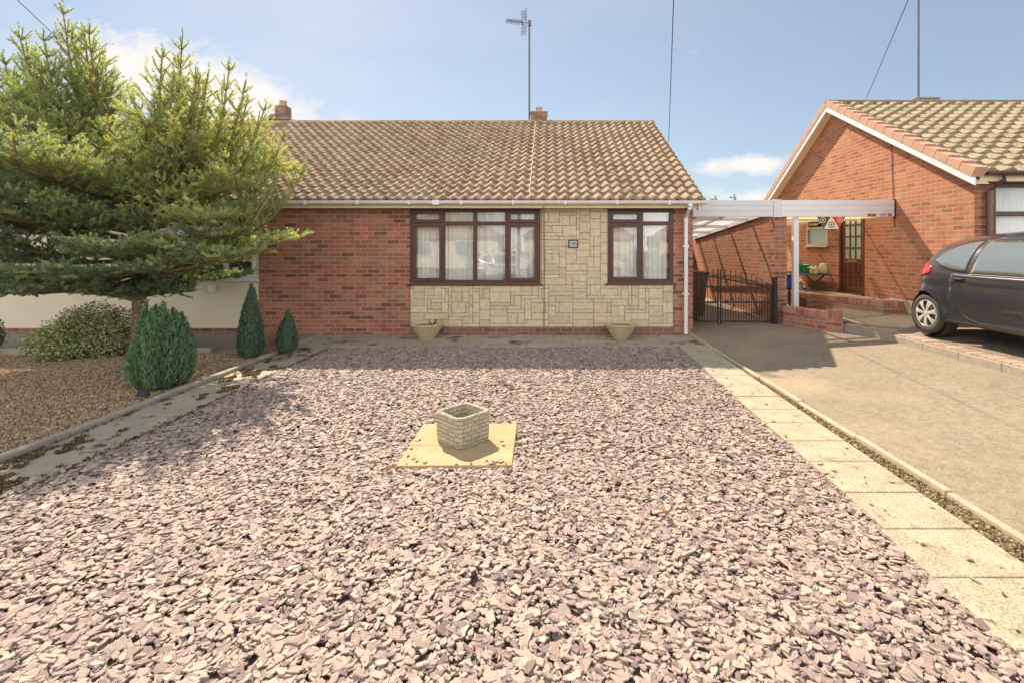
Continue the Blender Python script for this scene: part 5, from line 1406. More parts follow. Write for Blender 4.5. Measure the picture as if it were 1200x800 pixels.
            d_ = MB(); d_.lathe([(0, xo - sgn * .035), (.20, xo - sgn * .035)], 'x', 30, (0, wy, .285), cap=False); d_.build('brake_shadow_disc', mottled('wheel_inner', (0.06, 0.05, 0.045), (0.09, 0.08, 0.07), 5, .8, 0), wh)
    # windscreen / rear glass
    def topz(x, y):
        lo, hi = .45, H(y)
        if W(y, lo) < abs(x): return lo
        for _ in range(26):
            md = (lo + hi) / 2
            if W(y, md) > abs(x): lo = md
            else: hi = md
        return lo
    def cap_patch(nm, ya, yb, wa, wb, mat, off=.006):
        m = MB(); rows = []
        for i in range(17):
            y = ya + (yb - ya) * i / 16; w = wa + (wb - wa) * i / 16
            rows.append([((-1 + 2 * j / 16) * w, y, topz((-1 + 2 * j / 16) * w, y) + off) for j in range(17)])
        m.grid(rows); return m.build(nm, mat, root, smooth=True)
    cap_patch('windscreen', -.98, -.40, .60, .50, CG); cap_patch('rear_window', 1.66, 1.36, .50, .42, CG, .008)
    m = MB(); m.box(-.60, .60, -1.45, 1.62, .20, .34); m.box(-.55, .55, -.5, 1.5, .35, .75); m.build('underbody', DARK, root)
    for wy in (1.36, -.94):
        for s in (-1, 1):
            mm = MB(); mm.lathe([(0, s * .56), (.33, s * .56), (.34, s * .745)], 'x', 36, (0, wy, .285), cap=False)
            mm.build('wheel_arch', DARK, root, smooth=False)
    return root
def carpaint(name, col, rough=.25, dust=0.3):
    t = NT(name); v = t.obj(); n = t.noise(v, 19, 6, .75)
    sep = t.N('ShaderNodeSeparateXYZ'); t.L(v, sep.inputs[0])
    c = t.mix(t.math('MULTIPLY', t.ramp(n, [(0.35, 0.0), (0.75, 1.0)]), dust), col, (0.30, 0.26, 0.21))
    t.base(c, t.math('MULTIPLY_ADD', n, .06 + dust * .8, rough - .03), .5, .35)
    t.p.inputs['Coat Weight'].default_value = .8; t.p.inputs['Coat Roughness'].default_value = .08
    return t.m
def cglass():
    t = NT('car_window_glass'); t.base((0.13, 0.155, 0.15), .04, .7); t.p.inputs['Coat Weight'].default_value = 1.0; t.p.inputs['Coat IOR'].default_value = 1.85; t.p.inputs['Coat Roughness'].default_value = 0.01; return t.m  # opaque glass, base colour lightened to mimic the lit interior behind it
CG = cglass()
TAIL = mottled('rear_lamp_red', (0.60, 0.025, 0.045), (0.50, 0.02, 0.04), 30, .15, 0, spec=.6)
TYRE = mottled('tyre_rubber', (0.055, 0.05, 0.045), (0.085, 0.075, 0.065), 12, .8, .2)
RIM = mottled('silver_wheel_trim', (0.74, 0.71, 0.64), (0.62, 0.59, 0.53), 8, .35, 0, spec=.5, metal=.35)
car = make_car((6.36, 5.81, .342), 0.0, 'dusty dark grey three door hatchback parked on the neighbour drive', carpaint('dark_grey_car_paint', (0.055, 0.055, 0.062), .20, .0))

# ------------------------------------------------------------------ plants
def shoots_mesh(name, S, mat, parent, nl=.022, nw=.005, per_m=330, tip=1.0):
    """S: list of (base xyz, dir, length, tint, thick) -> needle brushes"""
    B = np.array([s[0] for s in S]); D = np.array([s[1] for s in S], float); D /= np.linalg.norm(D, axis=1, keepdims=True) + 1e-9
    L = np.array([s[2] for s in S]); T = np.array([s[3] for s in S]); K = np.array([s[4] for s in S])
    cnt = np.maximum(8, (L * per_m).astype(int)); idx = np.repeat(np.arange(len(S)), cnt); n = len(idx)
    u = rng.uniform(0, 1.0, n)
    d = D[idx]; ref = np.tile([0.0, 0.0, 1.0], (n, 1)); ref[np.abs(d[:, 2]) > .9] = [1, 0, 0]
    a = np.cross(d, ref); a /= np.linalg.norm(a, axis=1, keepdims=True); b = np.cross(d, a)
    ph = rng.uniform(0, 2 * np.pi, n)
    rad = a * np.cos(ph)[:, None] + b * np.sin(ph)[:, None]
    p = B[idx] + d * (L[idx] * u)[:, None]
    lean = rng.uniform(.25, .9, n)
    nd = rad + d * lean[:, None]; nd /= np.linalg.norm(nd, axis=1, keepdims=True)
    ln = nl * K[idx] * rng.uniform(.7, 1.2, n)
    sd = np.cross(nd, d); sd /= np.linalg.norm(sd, axis=1, keepdims=True) + 1e-9
    sd = sd * (nw * .5)
    p0 = p - sd; p1 = p + sd; p2 = p + nd * ln[:, None]
    mid = p + nd * (ln * .6)[:, None]
    V = np.stack([p0, p1, mid + sd * .9, p2, mid - sd * .9], 1).reshape(-1, 3)
    base = np.arange(n)[:, None] * 5
    F = base + np.array([[0, 1, 2, 3, 4]])
    tint = np.repeat(np.clip(T[idx] + rng.normal(0, .05, n), 0, 1), 5)
    return np_object(name, V, [F], mat, parent, attr={'tint': tint})

def fir():
    root = thing('fir_tree', 'spreading fir tree with bristly upright leaders over the gravel bed', 'tree', (-5.9, 7.0, 0.0))
    O = Vector((-5.9, 7.0, 0)); r = random.Random(11)
    trunk = MB(); limbs = MB(); twigs = MB(); S = []
    tpts = [Vector((0, 0, -.05)), Vector((.01, 0, .35)), Vector((.02, .0, .9)), Vector((-.02, .02, 1.5)), Vector((-.12, 0, 2.2)), Vector((-.30, .0, 3.0)), Vector((-.55, -.02, 3.7)), Vector((-.75, 0, 4.2))]
    trunk.tube(tpts, [.125, .092, .082, .076, .066, .052, .036, .022], 12)
    def tr(z):
        zs = [p.z for p in tpts]; return Vector((np.interp(z, zs, [p.x for p in tpts]), np.interp(z, zs, [p.y for p in tpts]), z))
    def shoot(p, d, L, tint, k=1.0):
        d = Vector(d).normalized(); S.append((tuple(p), tuple(d), L, tint, k))
    def brushy(path, r0, along, tint, density=1.0, side=.5, up=0.35, k=1.0, tipn=3):
        """dress a woody path with side shoots; returns nothing"""
        tot = 0
        for a, b in zip(path[:-1], path[1:]):
            seg = b - a; L = seg.length; d = seg.normalized()
            n = max(1, int(L * along * density * .62 + r.random() * .6))
            for i in range(n):
                t = (i + r.random()) / n; p = a + seg * t
                s = 1 if r.random() < .5 else -1
                lat = d.cross(Vector((0, 0, 1)))
                if lat.length < .3: 
                    an = r.uniform(0, 6.28); lat = Vector((math.cos(an), math.sin(an), 0))
                lat.normalize()
                dd = (d * r.uniform(.45, .9) + lat * s * r.uniform(.4, .9) + Vector((0, 0, r.uniform(-.1, .5) * (1 + up))))
                l = r.uniform(.08, .16)
                shoot(p, dd, l, min(1, max(0, tint + r.uniform(-.2, .2))), k)
                if r.random() < .5: shoot(p + dd.normalized() * l * .7, dd + Vector((r.uniform(-.5, .5), r.uniform(-.5, .5), .3)), l * .7, min(1, max(0, tint + r.uniform(-.1, .3))), k)
        e = path[-1]; d = (path[-1] - path[-2]).normalized()
        for i in range(tipn): shoot(e, d + Vector((r.uniform(-.6, .6), r.uniform(-.6, .6), r.uniform(-.1, .4))), r.uniform(.08, .13), min(1, tint + .2), k)
    # horizontal limbs
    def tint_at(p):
        # upper right yellower: new growth plus sun backlight put into the colour, lower left bluish
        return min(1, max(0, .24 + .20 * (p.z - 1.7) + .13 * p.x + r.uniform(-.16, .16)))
    nl_ = 0
    z = .93
    while z < 3.0:
        for _ in range(3 if z < 2.6 else 3):
            az = r.uniform(0, 2 * math.pi) if nl_ > 8 else nl_ * 2.4
            nl_ += 1
            c, s = math.cos(az), math.sin(az)
            reach = 2.45 * (1 - (abs(z - 1.9) / 2.9) ** 1.8) * (1 if z > 1.12 else .55)
            reach *= r.uniform(.8, 1.05) * (1 if abs(s) < .7 else .88) * (1 if z < 2.7 else .8) * (.9 if c > .3 and z < 1.7 else 1)
            if z < 1.3 and c > .2: reach *= .66
            steep = max(0.0, min(1.0, (z - 1.75) / 1.1)) * r.uniform(.6, 1.1)
            reach *= 1 - (.38 + .10 * (c > 0)) * steep
            b0 = tr(z); droop = r.uniform(-.16, .04) if z < 1.7 else .05; rise = r.uniform(.0, .42) + (1.2 if c > 0 else 1.5) * steep
            path = [b0]
            n = 7
            for i in range(1, n + 1):
                t = i / n
                zz = z + droop * math.sin(math.pi * t) * reach * .6 + rise * reach * .42 * t ** 2
                path.append(Vector((b0.x + c * reach * t + r.uniform(-.04, .04), b0.y + s * reach * t + r.uniform(-.04, .04), zz + r.uniform(-.02, .02))))
            rad = [.034 * (1 - .85 * i / n) * (reach / 2.2) + .004 for i in range(n + 1)]
            limbs.tube(path, rad, 6)
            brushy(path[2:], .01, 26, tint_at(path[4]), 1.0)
            # branchlets either side
            for i in range(2, n + 1):
                for sd in (-1, 1):
                    for rep in range(1 + (r.random() < .6)):
                        p = path[i - 1].lerp(path[i], r.random()); t = i / n
                        bl = reach * (.36 - .25 * abs(t - .45)) * r.uniform(.6, 1.1)
                        ang = az + sd * r.uniform(.6, 1.15); lift_ = r.uniform(-.05, .3) + 1.1 * steep * r.uniform(.3, 1.1)
                        q = [p]; m_ = 4
                        for kx in range(1, m_ + 1):
                            f = kx / m_; q.append(Vector((p.x + math.cos(ang) * bl * f + r.uniform(-.02, .02), p.y + math.sin(ang) * bl * f + r.uniform(-.02, .02), p.z + lift_ * bl * f + .22 * bl * f * f * (0.2 + max(0, z - 1.2)) + r.uniform(-.02, .02))))
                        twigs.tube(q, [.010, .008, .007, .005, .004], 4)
                        brushy(q, .005, 30, tint_at(q[3]), 1.0 - .35 * steep)
                        # tertiary
                        for w in range(2):
                            p2 = q[1 + w]; a2 = ang + r.choice((-1, 1)) * r.uniform(.5, 1.0); l2 = bl * .45
                            q2 = [p2, p2 + Vector((math.cos(a2) * l2 * .5, math.sin(a2) * l2 * .5, .05 * l2)), p2 + Vector((math.cos(a2) * l2, math.sin(a2) * l2, .22 * l2))]
                            twigs.tube(q2, [.006, .005, .003], 4); brushy(q2, .004, 30, tint_at(q2[2]), 1.0, tipn=2)
        z += .098 if z < 2.6 else .16
    # upright leaders with whorled brushes. tips given as (x, y, z) relative to the trunk base
    tips = [(-1.08, 0.0, 5.02, .95), (-.92, .15, 4.78, .8), (-.62, -.1, 4.72, .7), (-1.75, .1, 4.45, .75), (-2.05, -.2, 4.25, .8), (-1.45, -.25, 4.6, .7),
            (.68, -.05, 4.62, 1.35), (.42, .25, 4.40, .9), (.95, .1, 4.15, .7), (1.32, .0, 4.20, 1.25), (1.62, -.1, 3.95, .8), (1.1, -.3, 3.9, .7), (1.8, .05, 3.62, .6), (.78, -.35, 4.0, .7),
            (-.75, .3, 4.45, .7), (-1.6, -.3, 4.2, .8), (-2.3, .2, 4.0, .8), (-1.0, -.35, 4.45, .8), (-1.85, .3, 4.5, .8), (-.9, -.5, 4.0, .7), (-1.4, -.6, 3.8, .7), (-2.4, -.4, 3.6, .7), (.9, -.55, 3.5, .6), (1.5, -.4, 3.4, .6), (-1.2, .25, 4.75, .7), (1.0, -.2, 4.05, .7), (.55, -.25, 4.3, .7), (1.45, .2, 3.75, .6), (-1.95, .15, 4.1, .6), (-2.5, 0, 3.8, .8), (-1.3, .5, 4.1, .6), (.5, .5, 3.9, .7), (2.15, -.1, 3.15, .5), (2.42, .0, 2.75, .4), (2.2, -.4, 2.5, .4)]
    for x, y, zt, L in tips:
        tip = Vector((x, y, zt)); base = Vector((x * .72, y * .8, zt - L * 1.35 - .35)); root0 = tr(max(1.3, min(3.8, zt - 1.7)))
        path = [root0, root0.lerp(base, .6) + Vector((0, 0, -.05)), base, base.lerp(tip, .35) + Vector((x * .03, 0, 0)), base.lerp(tip, .7) + Vector((x * .02, 0, 0)), tip]
        limbs.tube(path[:4], [.026, .022, .018, .014], 7); brushy(path[1:4], .01, 30, tint_at(base), 1.0); twigs.tube(path[3:], [.016, .011, .006], 6)
        up = path[3:]
        # the bare-looking bristly leader itself
        for a, b in zip(up[:-1], up[1:]):
            d = (b - a); n = max(1, int(d.length / .14))
            for i in range(n): shoot(a + d * (i / n), d, d.length / n * 1.05, .35, 1.3)
        shoot(tip, (0.0, 0, 1), .14, .3, 1.4)
        # whorls
        s_ = 0.0; tot = (tip - base).length
        w = 0
        while s_ < tot:
            f = s_ / tot; p = base.lerp(tip, f); frac = 1 - f
            ln = .13 + .42 * frac * r.uniform(.7, 1.1); nb = 5 if f > .3 else 6
            for k in range(nb):
                an = 2 * math.pi * k / nb + w * 1.1 + r.uniform(-.3, .3)
                dv = Vector((math.cos(an) * .75, math.sin(an) * .75, .72 + r.uniform(-.15, .35))).normalized()
                q = [p, p + dv * ln * .5, p + dv * ln + Vector((0, 0, .10 * ln))]
                twigs.tube(q, [.007, .006, .004], 4)
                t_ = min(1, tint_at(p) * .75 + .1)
                for a, b in zip(q[:-1], q[1:]):
                    d = b - a; nn = max(1, int(d.length / .12))
                    for i in range(nn): shoot(a + d * (i / nn), d, d.length / nn * 1.05, t_, 1.25)
                if ln > .22:
                    for j in range(int(ln / .075)):
                        pp = q[0].lerp(q[2], .35 + .65 * r.random()); shoot(pp, dv + Vector((r.uniform(-.9, .9), r.uniform(-.9, .9), r.uniform(-.1, .5))), r.uniform(.07, .13), min(1, t_ + r.uniform(-.1, .25)), 1.2)
            s_ += .20 + .10 * r.random(); w += 1
    tk = trunk.build('trunk', BARK, root, smooth=True)
    limbs.build('limb', BARK, tk, smooth=True); twigs.build('twigs', TWIG, root)
    print('fir shoots', len(S))
    cr = shoots_mesh('crown', S, FIR, root, nl=.026, nw=.0075, per_m=300)
    return root
fir()

def cypress(name, label, loc, spindles, mat, n, size=.045, group=None, core=True, wscale=1.0, bulge=False):
    """spindles: (x, y, height, radius)"""
    root = thing(name, label, 'conifer', loc, 0, group)
    def rad(t): # profile of one spindle, t = z/h
        return (min(1, (t + .06) / .22) ** .7) * (1 - max(0, (t - .2) / .8) ** 2.1) ** .85
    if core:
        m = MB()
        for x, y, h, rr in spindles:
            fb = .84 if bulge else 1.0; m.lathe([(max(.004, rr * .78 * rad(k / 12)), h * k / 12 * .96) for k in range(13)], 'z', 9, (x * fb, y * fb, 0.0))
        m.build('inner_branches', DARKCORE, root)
    w = np.array([s[2] * s[3] for s in spindles]); w /= w.sum()
    sp = np.array(spindles)[rng.choice(len(spindles), n, p=w)]
    t = rng.beta(1.1, 1.25, n); az = rng.uniform(0, 2 * np.pi, n)
    rr = np.array([rad(v) for v in t]) * sp[:, 3] * rng.uniform(.78, 1.10, n) * np.where(rng.uniform(0, 1, n) < .05, rng.uniform(1.05, 1.3, n), 1.0)
    bl = 0.80 + .26 * np.sin(np.pi * np.clip(t * .95, 0, 1)) if bulge else 1.0
    P = np.stack([sp[:, 0] * bl + rr * np.cos(az), sp[:, 1] * bl + rr * np.sin(az), t * sp[:, 2]], 1)
    out = np.stack([np.cos(az), np.sin(az), np.zeros(n)], 1)
    up = np.stack([np.zeros(n), np.zeros(n), np.ones(n)], 1)
    d = up * rng.uniform(.7, 1.2, n)[:, None] + out * rng.uniform(.05, .6, n)[:, None] + rng.normal(0, .22, (n, 3)); d /= np.linalg.norm(d, axis=1, keepdims=True)
    s = np.cross(d, out + rng.normal(0, .6, (n, 3))); s /= np.linalg.norm(s, axis=1, keepdims=True)
    L = size * rng.uniform(.6, 1.3, n)[:, None]; Wd = L * .16 * wscale
    V = np.stack([P - s * Wd * .5, P + s * Wd * .5, P + d * L * .55 + s * Wd, P + d * L, P + d * L * .55 - s * Wd], 1).reshape(-1, 3)
    F = np.arange(n)[:, None] * 5 + np.array([[0, 1, 2, 3, 4]])
    tint = np.repeat(np.clip(rng.uniform(0, 1, n) * .7 + .15 + .15 * np.sin(P[:, 0] * 30) , 0, 1), 5)
    np_object('foliage', V, [F], mat, root, attr={'tint': tint})
    m = MB(); m.tube([(0, 0, -.03), (0, 0, .2)], .03, 8); m.build('stem', BARK, root)
    return root
r = random.Random(5); sp = []
for i in range(46):
    a = i * 2.39996; d = .325 * math.sqrt((i + .5) / 46); 
    h = 1.0 - .9 * (d / .325) ** 3 * .26 + r.uniform(-.13, .07)
    sp.append((d * math.cos(a) * 1.02, d * math.sin(a), h * .92, .085 + r.uniform(-.01, .015)))
sp += [(-.24, -.05, 1.04, .075), (.10, -.10, 1.02, .07), (.27, -.02, .90, .07), (.02, -.2, .9, .08), (-.12, -.2, .93, .08), (-.1, .1, .96, .08)]
cypress('round_conifer', 'round bright green dwarf cypress with several points in front of the fir trunk', (-4.45, 5.62, .02), [(a * .76, b * .85, c * .93, d * .82) for a, b, c, d in sp], CYP, 52000, .042, bulge=True)
sp = [(0, 0, 1.04, .095), (.03, .03, .96, .08), (-.03, -.02, .92, .09), (.05, .02, .82, .12), (-.06, 0, .85, .14), (0, -.05, .8, .15), (.09, -.02, .66, .11), (-.10, .02, .60, .12), (.02, .07, .7, .13), (-.03, -.09, .55, .12), (.06, -.08, .5, .12)]
cypress('conical_conifer', 'tall narrow blue green conifer by the brick wall corner', (-4.28, 7.02, .02), [(a * .8, b * .8, c, d * .84) for a, b, c, d in sp], CYPBLUE, 26000, .04)
sp = [(0, 0, .60, .085), (.02, .02, .54, .08), (.04, 0, .46, .10), (-.05, 0, .46, .11), (0, -.04, .42, .12)]
cypress('conical_conifer', 'smallest conifer, short and blue green, right of the tall narrow one', (-3.88, 7.26, .05), [(a, b, c, d * .9) for a, b, c, d in sp], CYPBLUE, 12000, .036)
m = MB()
for i in range(26):
    a = random.uniform(0, 6.28); h = random.uniform(.2, .42); m.tube([(0, 0, 0), (math.cos(a) * .04, math.sin(a) * .04, h * .6), (math.cos(a) * .10, math.sin(a) * .10, h)], .0035, 4)
    for k in range(3):
        f = .5 + .2 * k; m.tube([(math.cos(a) * .1 * f, math.sin(a) * .1 * f, h * f), (math.cos(a) * .1 * f + random.uniform(-.05, .05), math.sin(a) * .1 * f, h * f + .05)], .0025, 3)
o = m.build('dead_shrub', mottled('dead_twigs_red', (0.30, 0.13, 0.08), (0.24, 0.11, 0.07), 20, .9, 0)); o.location = (-4.08, 7.14, .03); tag(o, 'dead reddish twigs between the two blue green conifers', 'dead shrub')

def leafy(name, label, loc, lobes, n, mat, ls=.036, stems=60, cat='shrub', asp=.55):
    root = thing(name, label, cat, loc)
    m = MB(); r = random.Random(3)
    w = np.array([a[3] * a[4] * a[5] for a in lobes]); w /= w.sum(); A = np.array(lobes)[rng.choice(len(lobes), n, p=w)]
    dv = rng.normal(0, 1, (n, 3)); dv /= np.linalg.norm(dv, axis=1, keepdims=True); q = rng.uniform(0.35, 1, n) ** .45 * rng.uniform(.85, 1.12, n)
    P = A[:, :3] + dv * A[:, 3:6] * q[:, None]; P[:, 2] = np.abs(P[:, 2]) + .01
    nr = dv * .6 + np.array([0, 0, .7]) + rng.normal(0, .45, (n, 3)); nr /= np.linalg.norm(nr, axis=1, keepdims=True)
    t = np.cross(nr, rng.normal(0, 1, (n, 3))); t /= np.linalg.norm(t, axis=1, keepdims=True); b = np.cross(nr, t)
    L = ls * rng.uniform(.6, 1.25, n)[:, None]; Wd = L * asp
    V = np.stack([P - t * L * .5, P - t * L * .1 + b * Wd * .5 + nr * L * .06, P + t * L * .3 + b * Wd * .35 + nr * L * .04, P + t * L * .5, P + t * L * .3 - b * Wd * .35 + nr * L * .04, P - t * L * .1 - b * Wd * .5 + nr * L * .06], 1).reshape(-1, 3)
    F = np.arange(n)[:, None] * 6 + np.array([[0, 1, 2, 3, 4, 5]])
    np_object('foliage', V, [F], mat, root)
    for i in range(stems):
        k = lobes[r.randrange(len(lobes))]; e = Vector((k[0] + r.uniform(-.7, .7) * k[3], k[1] + r.uniform(-.7, .7) * k[4], k[2] + r.uniform(.1, .9) * k[5]))
        s = Vector((k[0] * .5, k[1] * .5, 0)); m.tube([s, s.lerp(e, .5) + Vector((0, 0, .05)), e], [.009, .006, .003], 4)
    m.build('stems', TWIG, root)
    return root
leafy('variegated_shrub', 'low cream and green variegated shrub spreading left of the fir trunk', (-6.80, 7.05, .02),
      [(0, 0, .32, .42, .38, .36), (-.38, -.05, .22, .32, .3, .24), (.36, 0, .30, .38, .34, .36), (.22, .05, .54, .30, .28, .26), (-.1, -.2, .22, .44, .28, .25), (.55, .05, .48, .22, .22, .25), (-.15, .1, .5, .2, .2, .2)], 15000, EUO)
leafy('green_shrub', 'small green shrub at the left edge beside the next door path', (-8.45, 7.25, .03), [(0, 0, .22, .28, .25, .28), (.06, 0, .4, .18, .16, .18)], 2600, GREENLEAF, .04, 20)
# dark stone beside the round conifer
m = MB(); vs = []
for k in range(7):
    a = 2 * math.pi * k / 7; vs.append((.075 * math.cos(a) * (1 + .2 * (k % 2)), .05 * math.sin(a), 0))
vs += [(x * .55 + .01, y * .5, .055 + .012 * (i % 3)) for i, (x, y, z_) in enumerate(vs)]
m.add(vs, [tuple(range(6, -1, -1)), tuple(range(7, 14))] + [(k, (k + 1) % 7, 7 + (k + 1) % 7, 7 + k) for k in range(7)])
o = m.build('dark_rock', mottled('dark_rock', (0.035, 0.035, 0.04), (0.06, 0.055, 0.06), 9, .8, .5), bevel=.004); o.location = (-4.30, 5.16, .03); tag(o, 'dark angular rock at the foot of the round conifer', 'rock')

# ------------------------------------------------------------------ across the street (seen in the window reflections)
def opp_house(x, label):
    h = thing('opposite_bungalow', label, 'house', (x, -21.5, -.1), 0, 'bungalows across the street')
    m = MB(); m.box(-4.5, 4.5, -5, 0, 0, 2.5); m.build('wall', RENDER, h)
    m = MB(); m.prism([(-4.8, 2.5), (4.8, 2.5), (0, 5.0)], 'y', -5.3, .3); m.build('roof', RIDGE, h)
    for a in (-2.6, 1.0):
        m = MB(); m.box(a, a + 1.7, .002, .05, 1.0, 2.2); w = m.build('window', WHITE, h); g = MB(); g.box(a + .1, a + 1.6, .052, .06, 1.1, 2.1); g.build('pane', CG, w)
    return h
opp_house(-8.5, 'brick bungalow with a front gable opposite the fir tree'); opp_house(2.5, 'brick bungalow with a front gable straight across the street'); opp_house(13.5, 'brick bungalow with a front gable opposite the parked hatchback')
wp = carpaint('white_car_paint', (0.75, 0.75, 0.74), .25, .05)
def recolour(o, mat):
    for c in o.children:
        if c.name.split('.')[0] in ('body', 'door', 'wing_mirror'):
            c.material_slots[0].link = 'OBJECT'; c.material_slots[0].material = mat
        recolour(c, mat)
for x, lab in ((-2.2, 'white hatchback at the far kerb opposite the wide window'), (2.6, 'white hatchback at the far kerb opposite the two light window')):
    c = copy_tree(car); c.location = (x, -8.9, -.125); c.rotation_euler = (0, 0, R(90)); c['label'] = lab; c['group'] = 'white cars across the street'
    recolour(c, wp)
leafy('street_hedge', 'green hedge in front of the bungalows across the street', (1.5, -12.6, -.1), [(i * 1.1 - 6, 0, .75, .8, .5, .75) for i in range(12)], 9000, GREENLEAF, .12, 10, 'hedge')

# ------------------------------------------------------------------ sky, sun, camera
SX, SY = 0.44, 0.87          # horizontal travel of light per metre of fall (towards +x, -y)
el = math.atan2(1, math.hypot(SX, SY)); az = math.atan2(-SX, SY)     # sun stands towards (-SX, +SY)
w = bpy.data.worlds.new('World'); scene.world = w; w.use_nodes = True
nt = w.node_tree; nt.nodes.clear()
out = nt.nodes.new('ShaderNodeOutputWorld'); bg = nt.nodes.new('ShaderNodeBackground'); sky = nt.nodes.new('ShaderNodeTexSky')
sky.sky_type = 'NISHITA'; sky.sun_disc = False; sky.sun_elevation = el; sky.sun_rotation = az % (2 * math.pi)
sky.altitude = 50; sky.air_density = 1.0; sky.dust_density = 0.35; sky.ozone_density = 1.6
bg.inputs[1].default_value = SKY_STR
nt.links.new(sky.outputs[0], bg.inputs[0])
tc = nt.nodes.new('ShaderNodeTexCoord'); sp_ = nt.nodes.new('ShaderNodeSeparateXYZ'); nt.links.new(tc.outputs['Generated'], sp_.inputs[0])
def wm(op, a, b=0.0, c=None, clamp=False):
    n = nt.nodes.new('ShaderNodeMath'); n.operation = op; n.use_clamp = clamp
    for s, v in zip(n.inputs, (a, b) + ((c,) if c is not None else ())):
        if isinstance(v, bpy.types.NodeSocket): nt.links.new(v, s)
        else: s.default_value = v
    return n.outputs[0]
yy = wm('MAXIMUM', sp_.outputs[1], .04); U = wm('DIVIDE', sp_.outputs[0], yy); Vv = wm('DIVIDE', sp_.outputs[2], yy)
cb = nt.nodes.new('ShaderNodeCombineXYZ'); nt.links.new(U, cb.inputs[0]); nt.links.new(Vv, cb.inputs[1])
def wnoise(scale, det=7, rough=.62, sy=1.6, off=0.0):
    mp = nt.nodes.new('ShaderNodeMapping'); mp.inputs['Scale'].default_value = (1, sy, 1); mp.inputs['Location'].default_value = (off, off * .7, 0); nt.links.new(cb.outputs[0], mp.inputs[0])
    n = nt.nodes.new('ShaderNodeTexNoise'); n.inputs['Scale'].default_value = scale; n.inputs['Detail'].default_value = det; n.inputs['Roughness'].default_value = rough; nt.links.new(mp.outputs[0], n.inputs['Vector']); return n.outputs['Fac']
n1 = wnoise(7.0); n2 = wnoise(16.0, 6, .65, 1.5, 3.0)
def blob(cx, cy, rx_, ry_, slope=0.0):
    dx = wm('DIVIDE', wm('SUBTRACT', U, cx), rx_); dy = wm('DIVIDE', wm('SUBTRACT', wm('SUBTRACT', Vv, cy), wm('MULTIPLY', wm('SUBTRACT', U, cx), slope)), ry_)
    return wm('SUBTRACT', 1.0, wm('SQRT', wm('ADD', wm('MULTIPLY', dx, dx), wm('MULTIPLY', dy, dy))), clamp=True)
masks = [(blob(-.70, .31, .52, .16, -.36), 1.25), (blob(-.95, .20, .5, .14, 0), 1.0), (blob(.415, .168, .16, .036, .03), 1.2), (blob(.44, .10, .20, .05, 0), .9), (blob(-.62, .16, .3, .07, 0), .6), (blob(.30, .40, .05, .02, .1), .4)]
tot = None
for mk, g in masks:
    v = wm('MULTIPLY', mk, g); tot = v if tot is None else wm('MAXIMUM', tot, v)
dens = wm('ADD', tot, wm('MULTIPLY', wm('SUBTRACT', wm('ADD', wm('MULTIPLY', n1, .65), wm('MULTIPLY', n2, .35)), .5), 2.6))
cl = wm('MULTIPLY', wm('MULTIPLY_ADD', dens, 1.9, -.62, clamp=True), wm('MULTIPLY', tot, 3.0, clamp=True), clamp=True)
# thin high veil, stronger to the left and low down
n3 = wnoise(2.2, 5, .6, 2.4, 7.0)
veil = wm('MULTIPLY', wm('MULTIPLY_ADD', n3, 1.6, -.35, clamp=True), wm('MULTIPLY_ADD', U, -.28, .22, clamp=True), clamp=True)
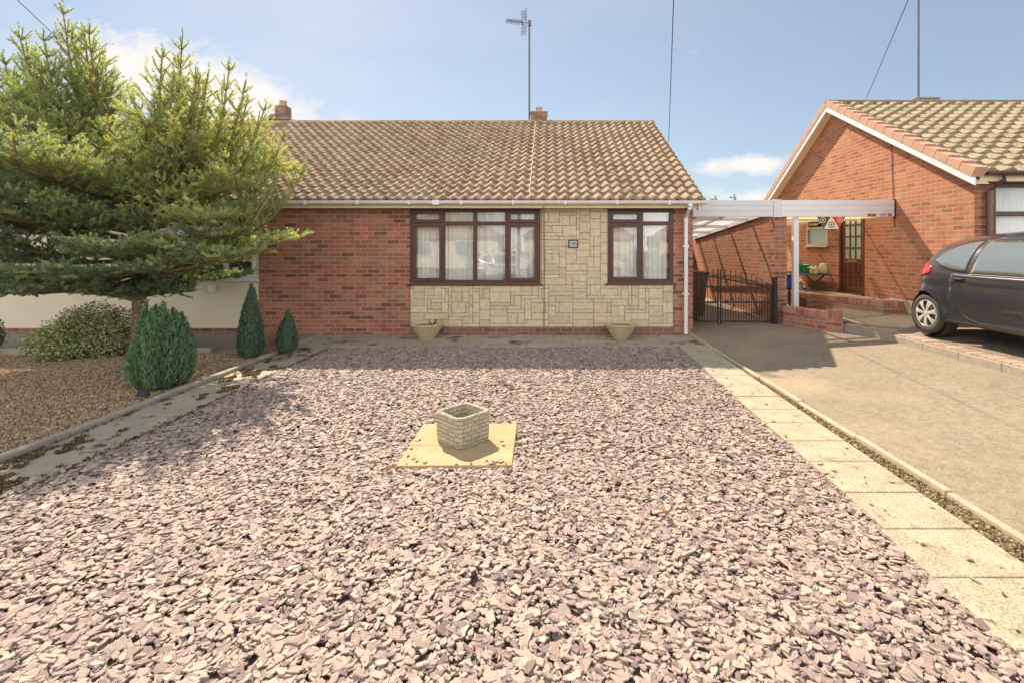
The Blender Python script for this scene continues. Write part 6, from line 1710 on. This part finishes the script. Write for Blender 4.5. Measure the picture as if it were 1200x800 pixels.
# broad bright cloud bank, added behind the viewpoint to brighten the shaded facade
back = wm('MULTIPLY_ADD', sp_.outputs[1], -2.2, .1, clamp=True)
mpb = nt.nodes.new('ShaderNodeTexNoise'); mpb.inputs['Scale'].default_value = 2.6; mpb.inputs['Detail'].default_value = 6; nt.links.new(tc.outputs['Generated'], mpb.inputs['Vector'])
back = wm('MULTIPLY', back, wm('MULTIPLY_ADD', sp_.outputs[2], -1.3, 1.15, clamp=True), clamp=True)
bank = wm('MULTIPLY', back, wm('MULTIPLY_ADD', mpb.outputs['Fac'], 5.0, -1.9, clamp=True), clamp=True)
tc2 = wm('MAXIMUM', cl, veil)
bg2 = nt.nodes.new('ShaderNodeBackground'); bg2.inputs[0].default_value = (1.0, .965, .93, 1); bg2.inputs[1].default_value = CLOUD_STR
bg4 = nt.nodes.new('ShaderNodeBackground'); bg4.inputs[0].default_value = (.25, .285, .32, 1); bg4.inputs[1].default_value = 1.0
mx4 = nt.nodes.new('ShaderNodeMixShader'); mx4.inputs[0].default_value = .45; nt.links.new(bg.outputs[0], mx4.inputs[1]); nt.links.new(bg4.outputs[0], mx4.inputs[2])
mxs = nt.nodes.new('ShaderNodeMixShader'); nt.links.new(tc2, mxs.inputs[0]); nt.links.new(mx4.outputs[0], mxs.inputs[1]); nt.links.new(bg2.outputs[0], mxs.inputs[2])
bg3 = nt.nodes.new('ShaderNodeBackground'); bg3.inputs[0].default_value = (1.0, .97, .93, 1); bg3.inputs[1].default_value = FILL_BANK_STR
mx3 = nt.nodes.new('ShaderNodeMixShader'); nt.links.new(bank, mx3.inputs[0]); nt.links.new(mxs.outputs[0], mx3.inputs[1]); nt.links.new(bg3.outputs[0], mx3.inputs[2])
nt.links.new(mx3.outputs[0], out.inputs[0])

sl = bpy.data.lights.new('sun', 'SUN'); sl.energy = SUN_STR; sl.angle = R(.53); sl.color = (1.0, .87, .69)
so = bpy.data.objects.new('sun', sl); COL.objects.link(so)
so.rotation_euler = Vector((SX, -SY, -1)).to_track_quat('-Z', 'Y').to_euler()
cam = bpy.data.cameras.new('camera'); co = bpy.data.objects.new('camera', cam); COL.objects.link(co); scene.camera = co
co.location = (0, 0, EYE); co.rotation_euler = (math.pi / 2, 0, 0)
cam.sensor_width = 36; cam.sensor_fit = 'HORIZONTAL'; cam.lens = 570 / 1200 * 36
cam.shift_x = -42 / 1200; cam.shift_y = -110 / 1200; cam.clip_start = .05; cam.clip_end = 2000
scene.render.engine = 'CYCLES'
scene.cycles.max_bounces = 6; scene.cycles.transparent_max_bounces = 16; scene.cycles.diffuse_bounces = 3
scene.cycles.use_denoising = True; scene.cycles.caustics_reflective = False; scene.cycles.caustics_refractive = False; scene.cycles.sample_clamp_indirect = 5.0; scene.cycles.blur_glossy = 0.5
vs_ = scene.view_settings; vs_.view_transform = 'Standard'; vs_.look = 'None'; vs_.exposure = EXPO; vs_.gamma = 1; vs_.use_curve_mapping = False
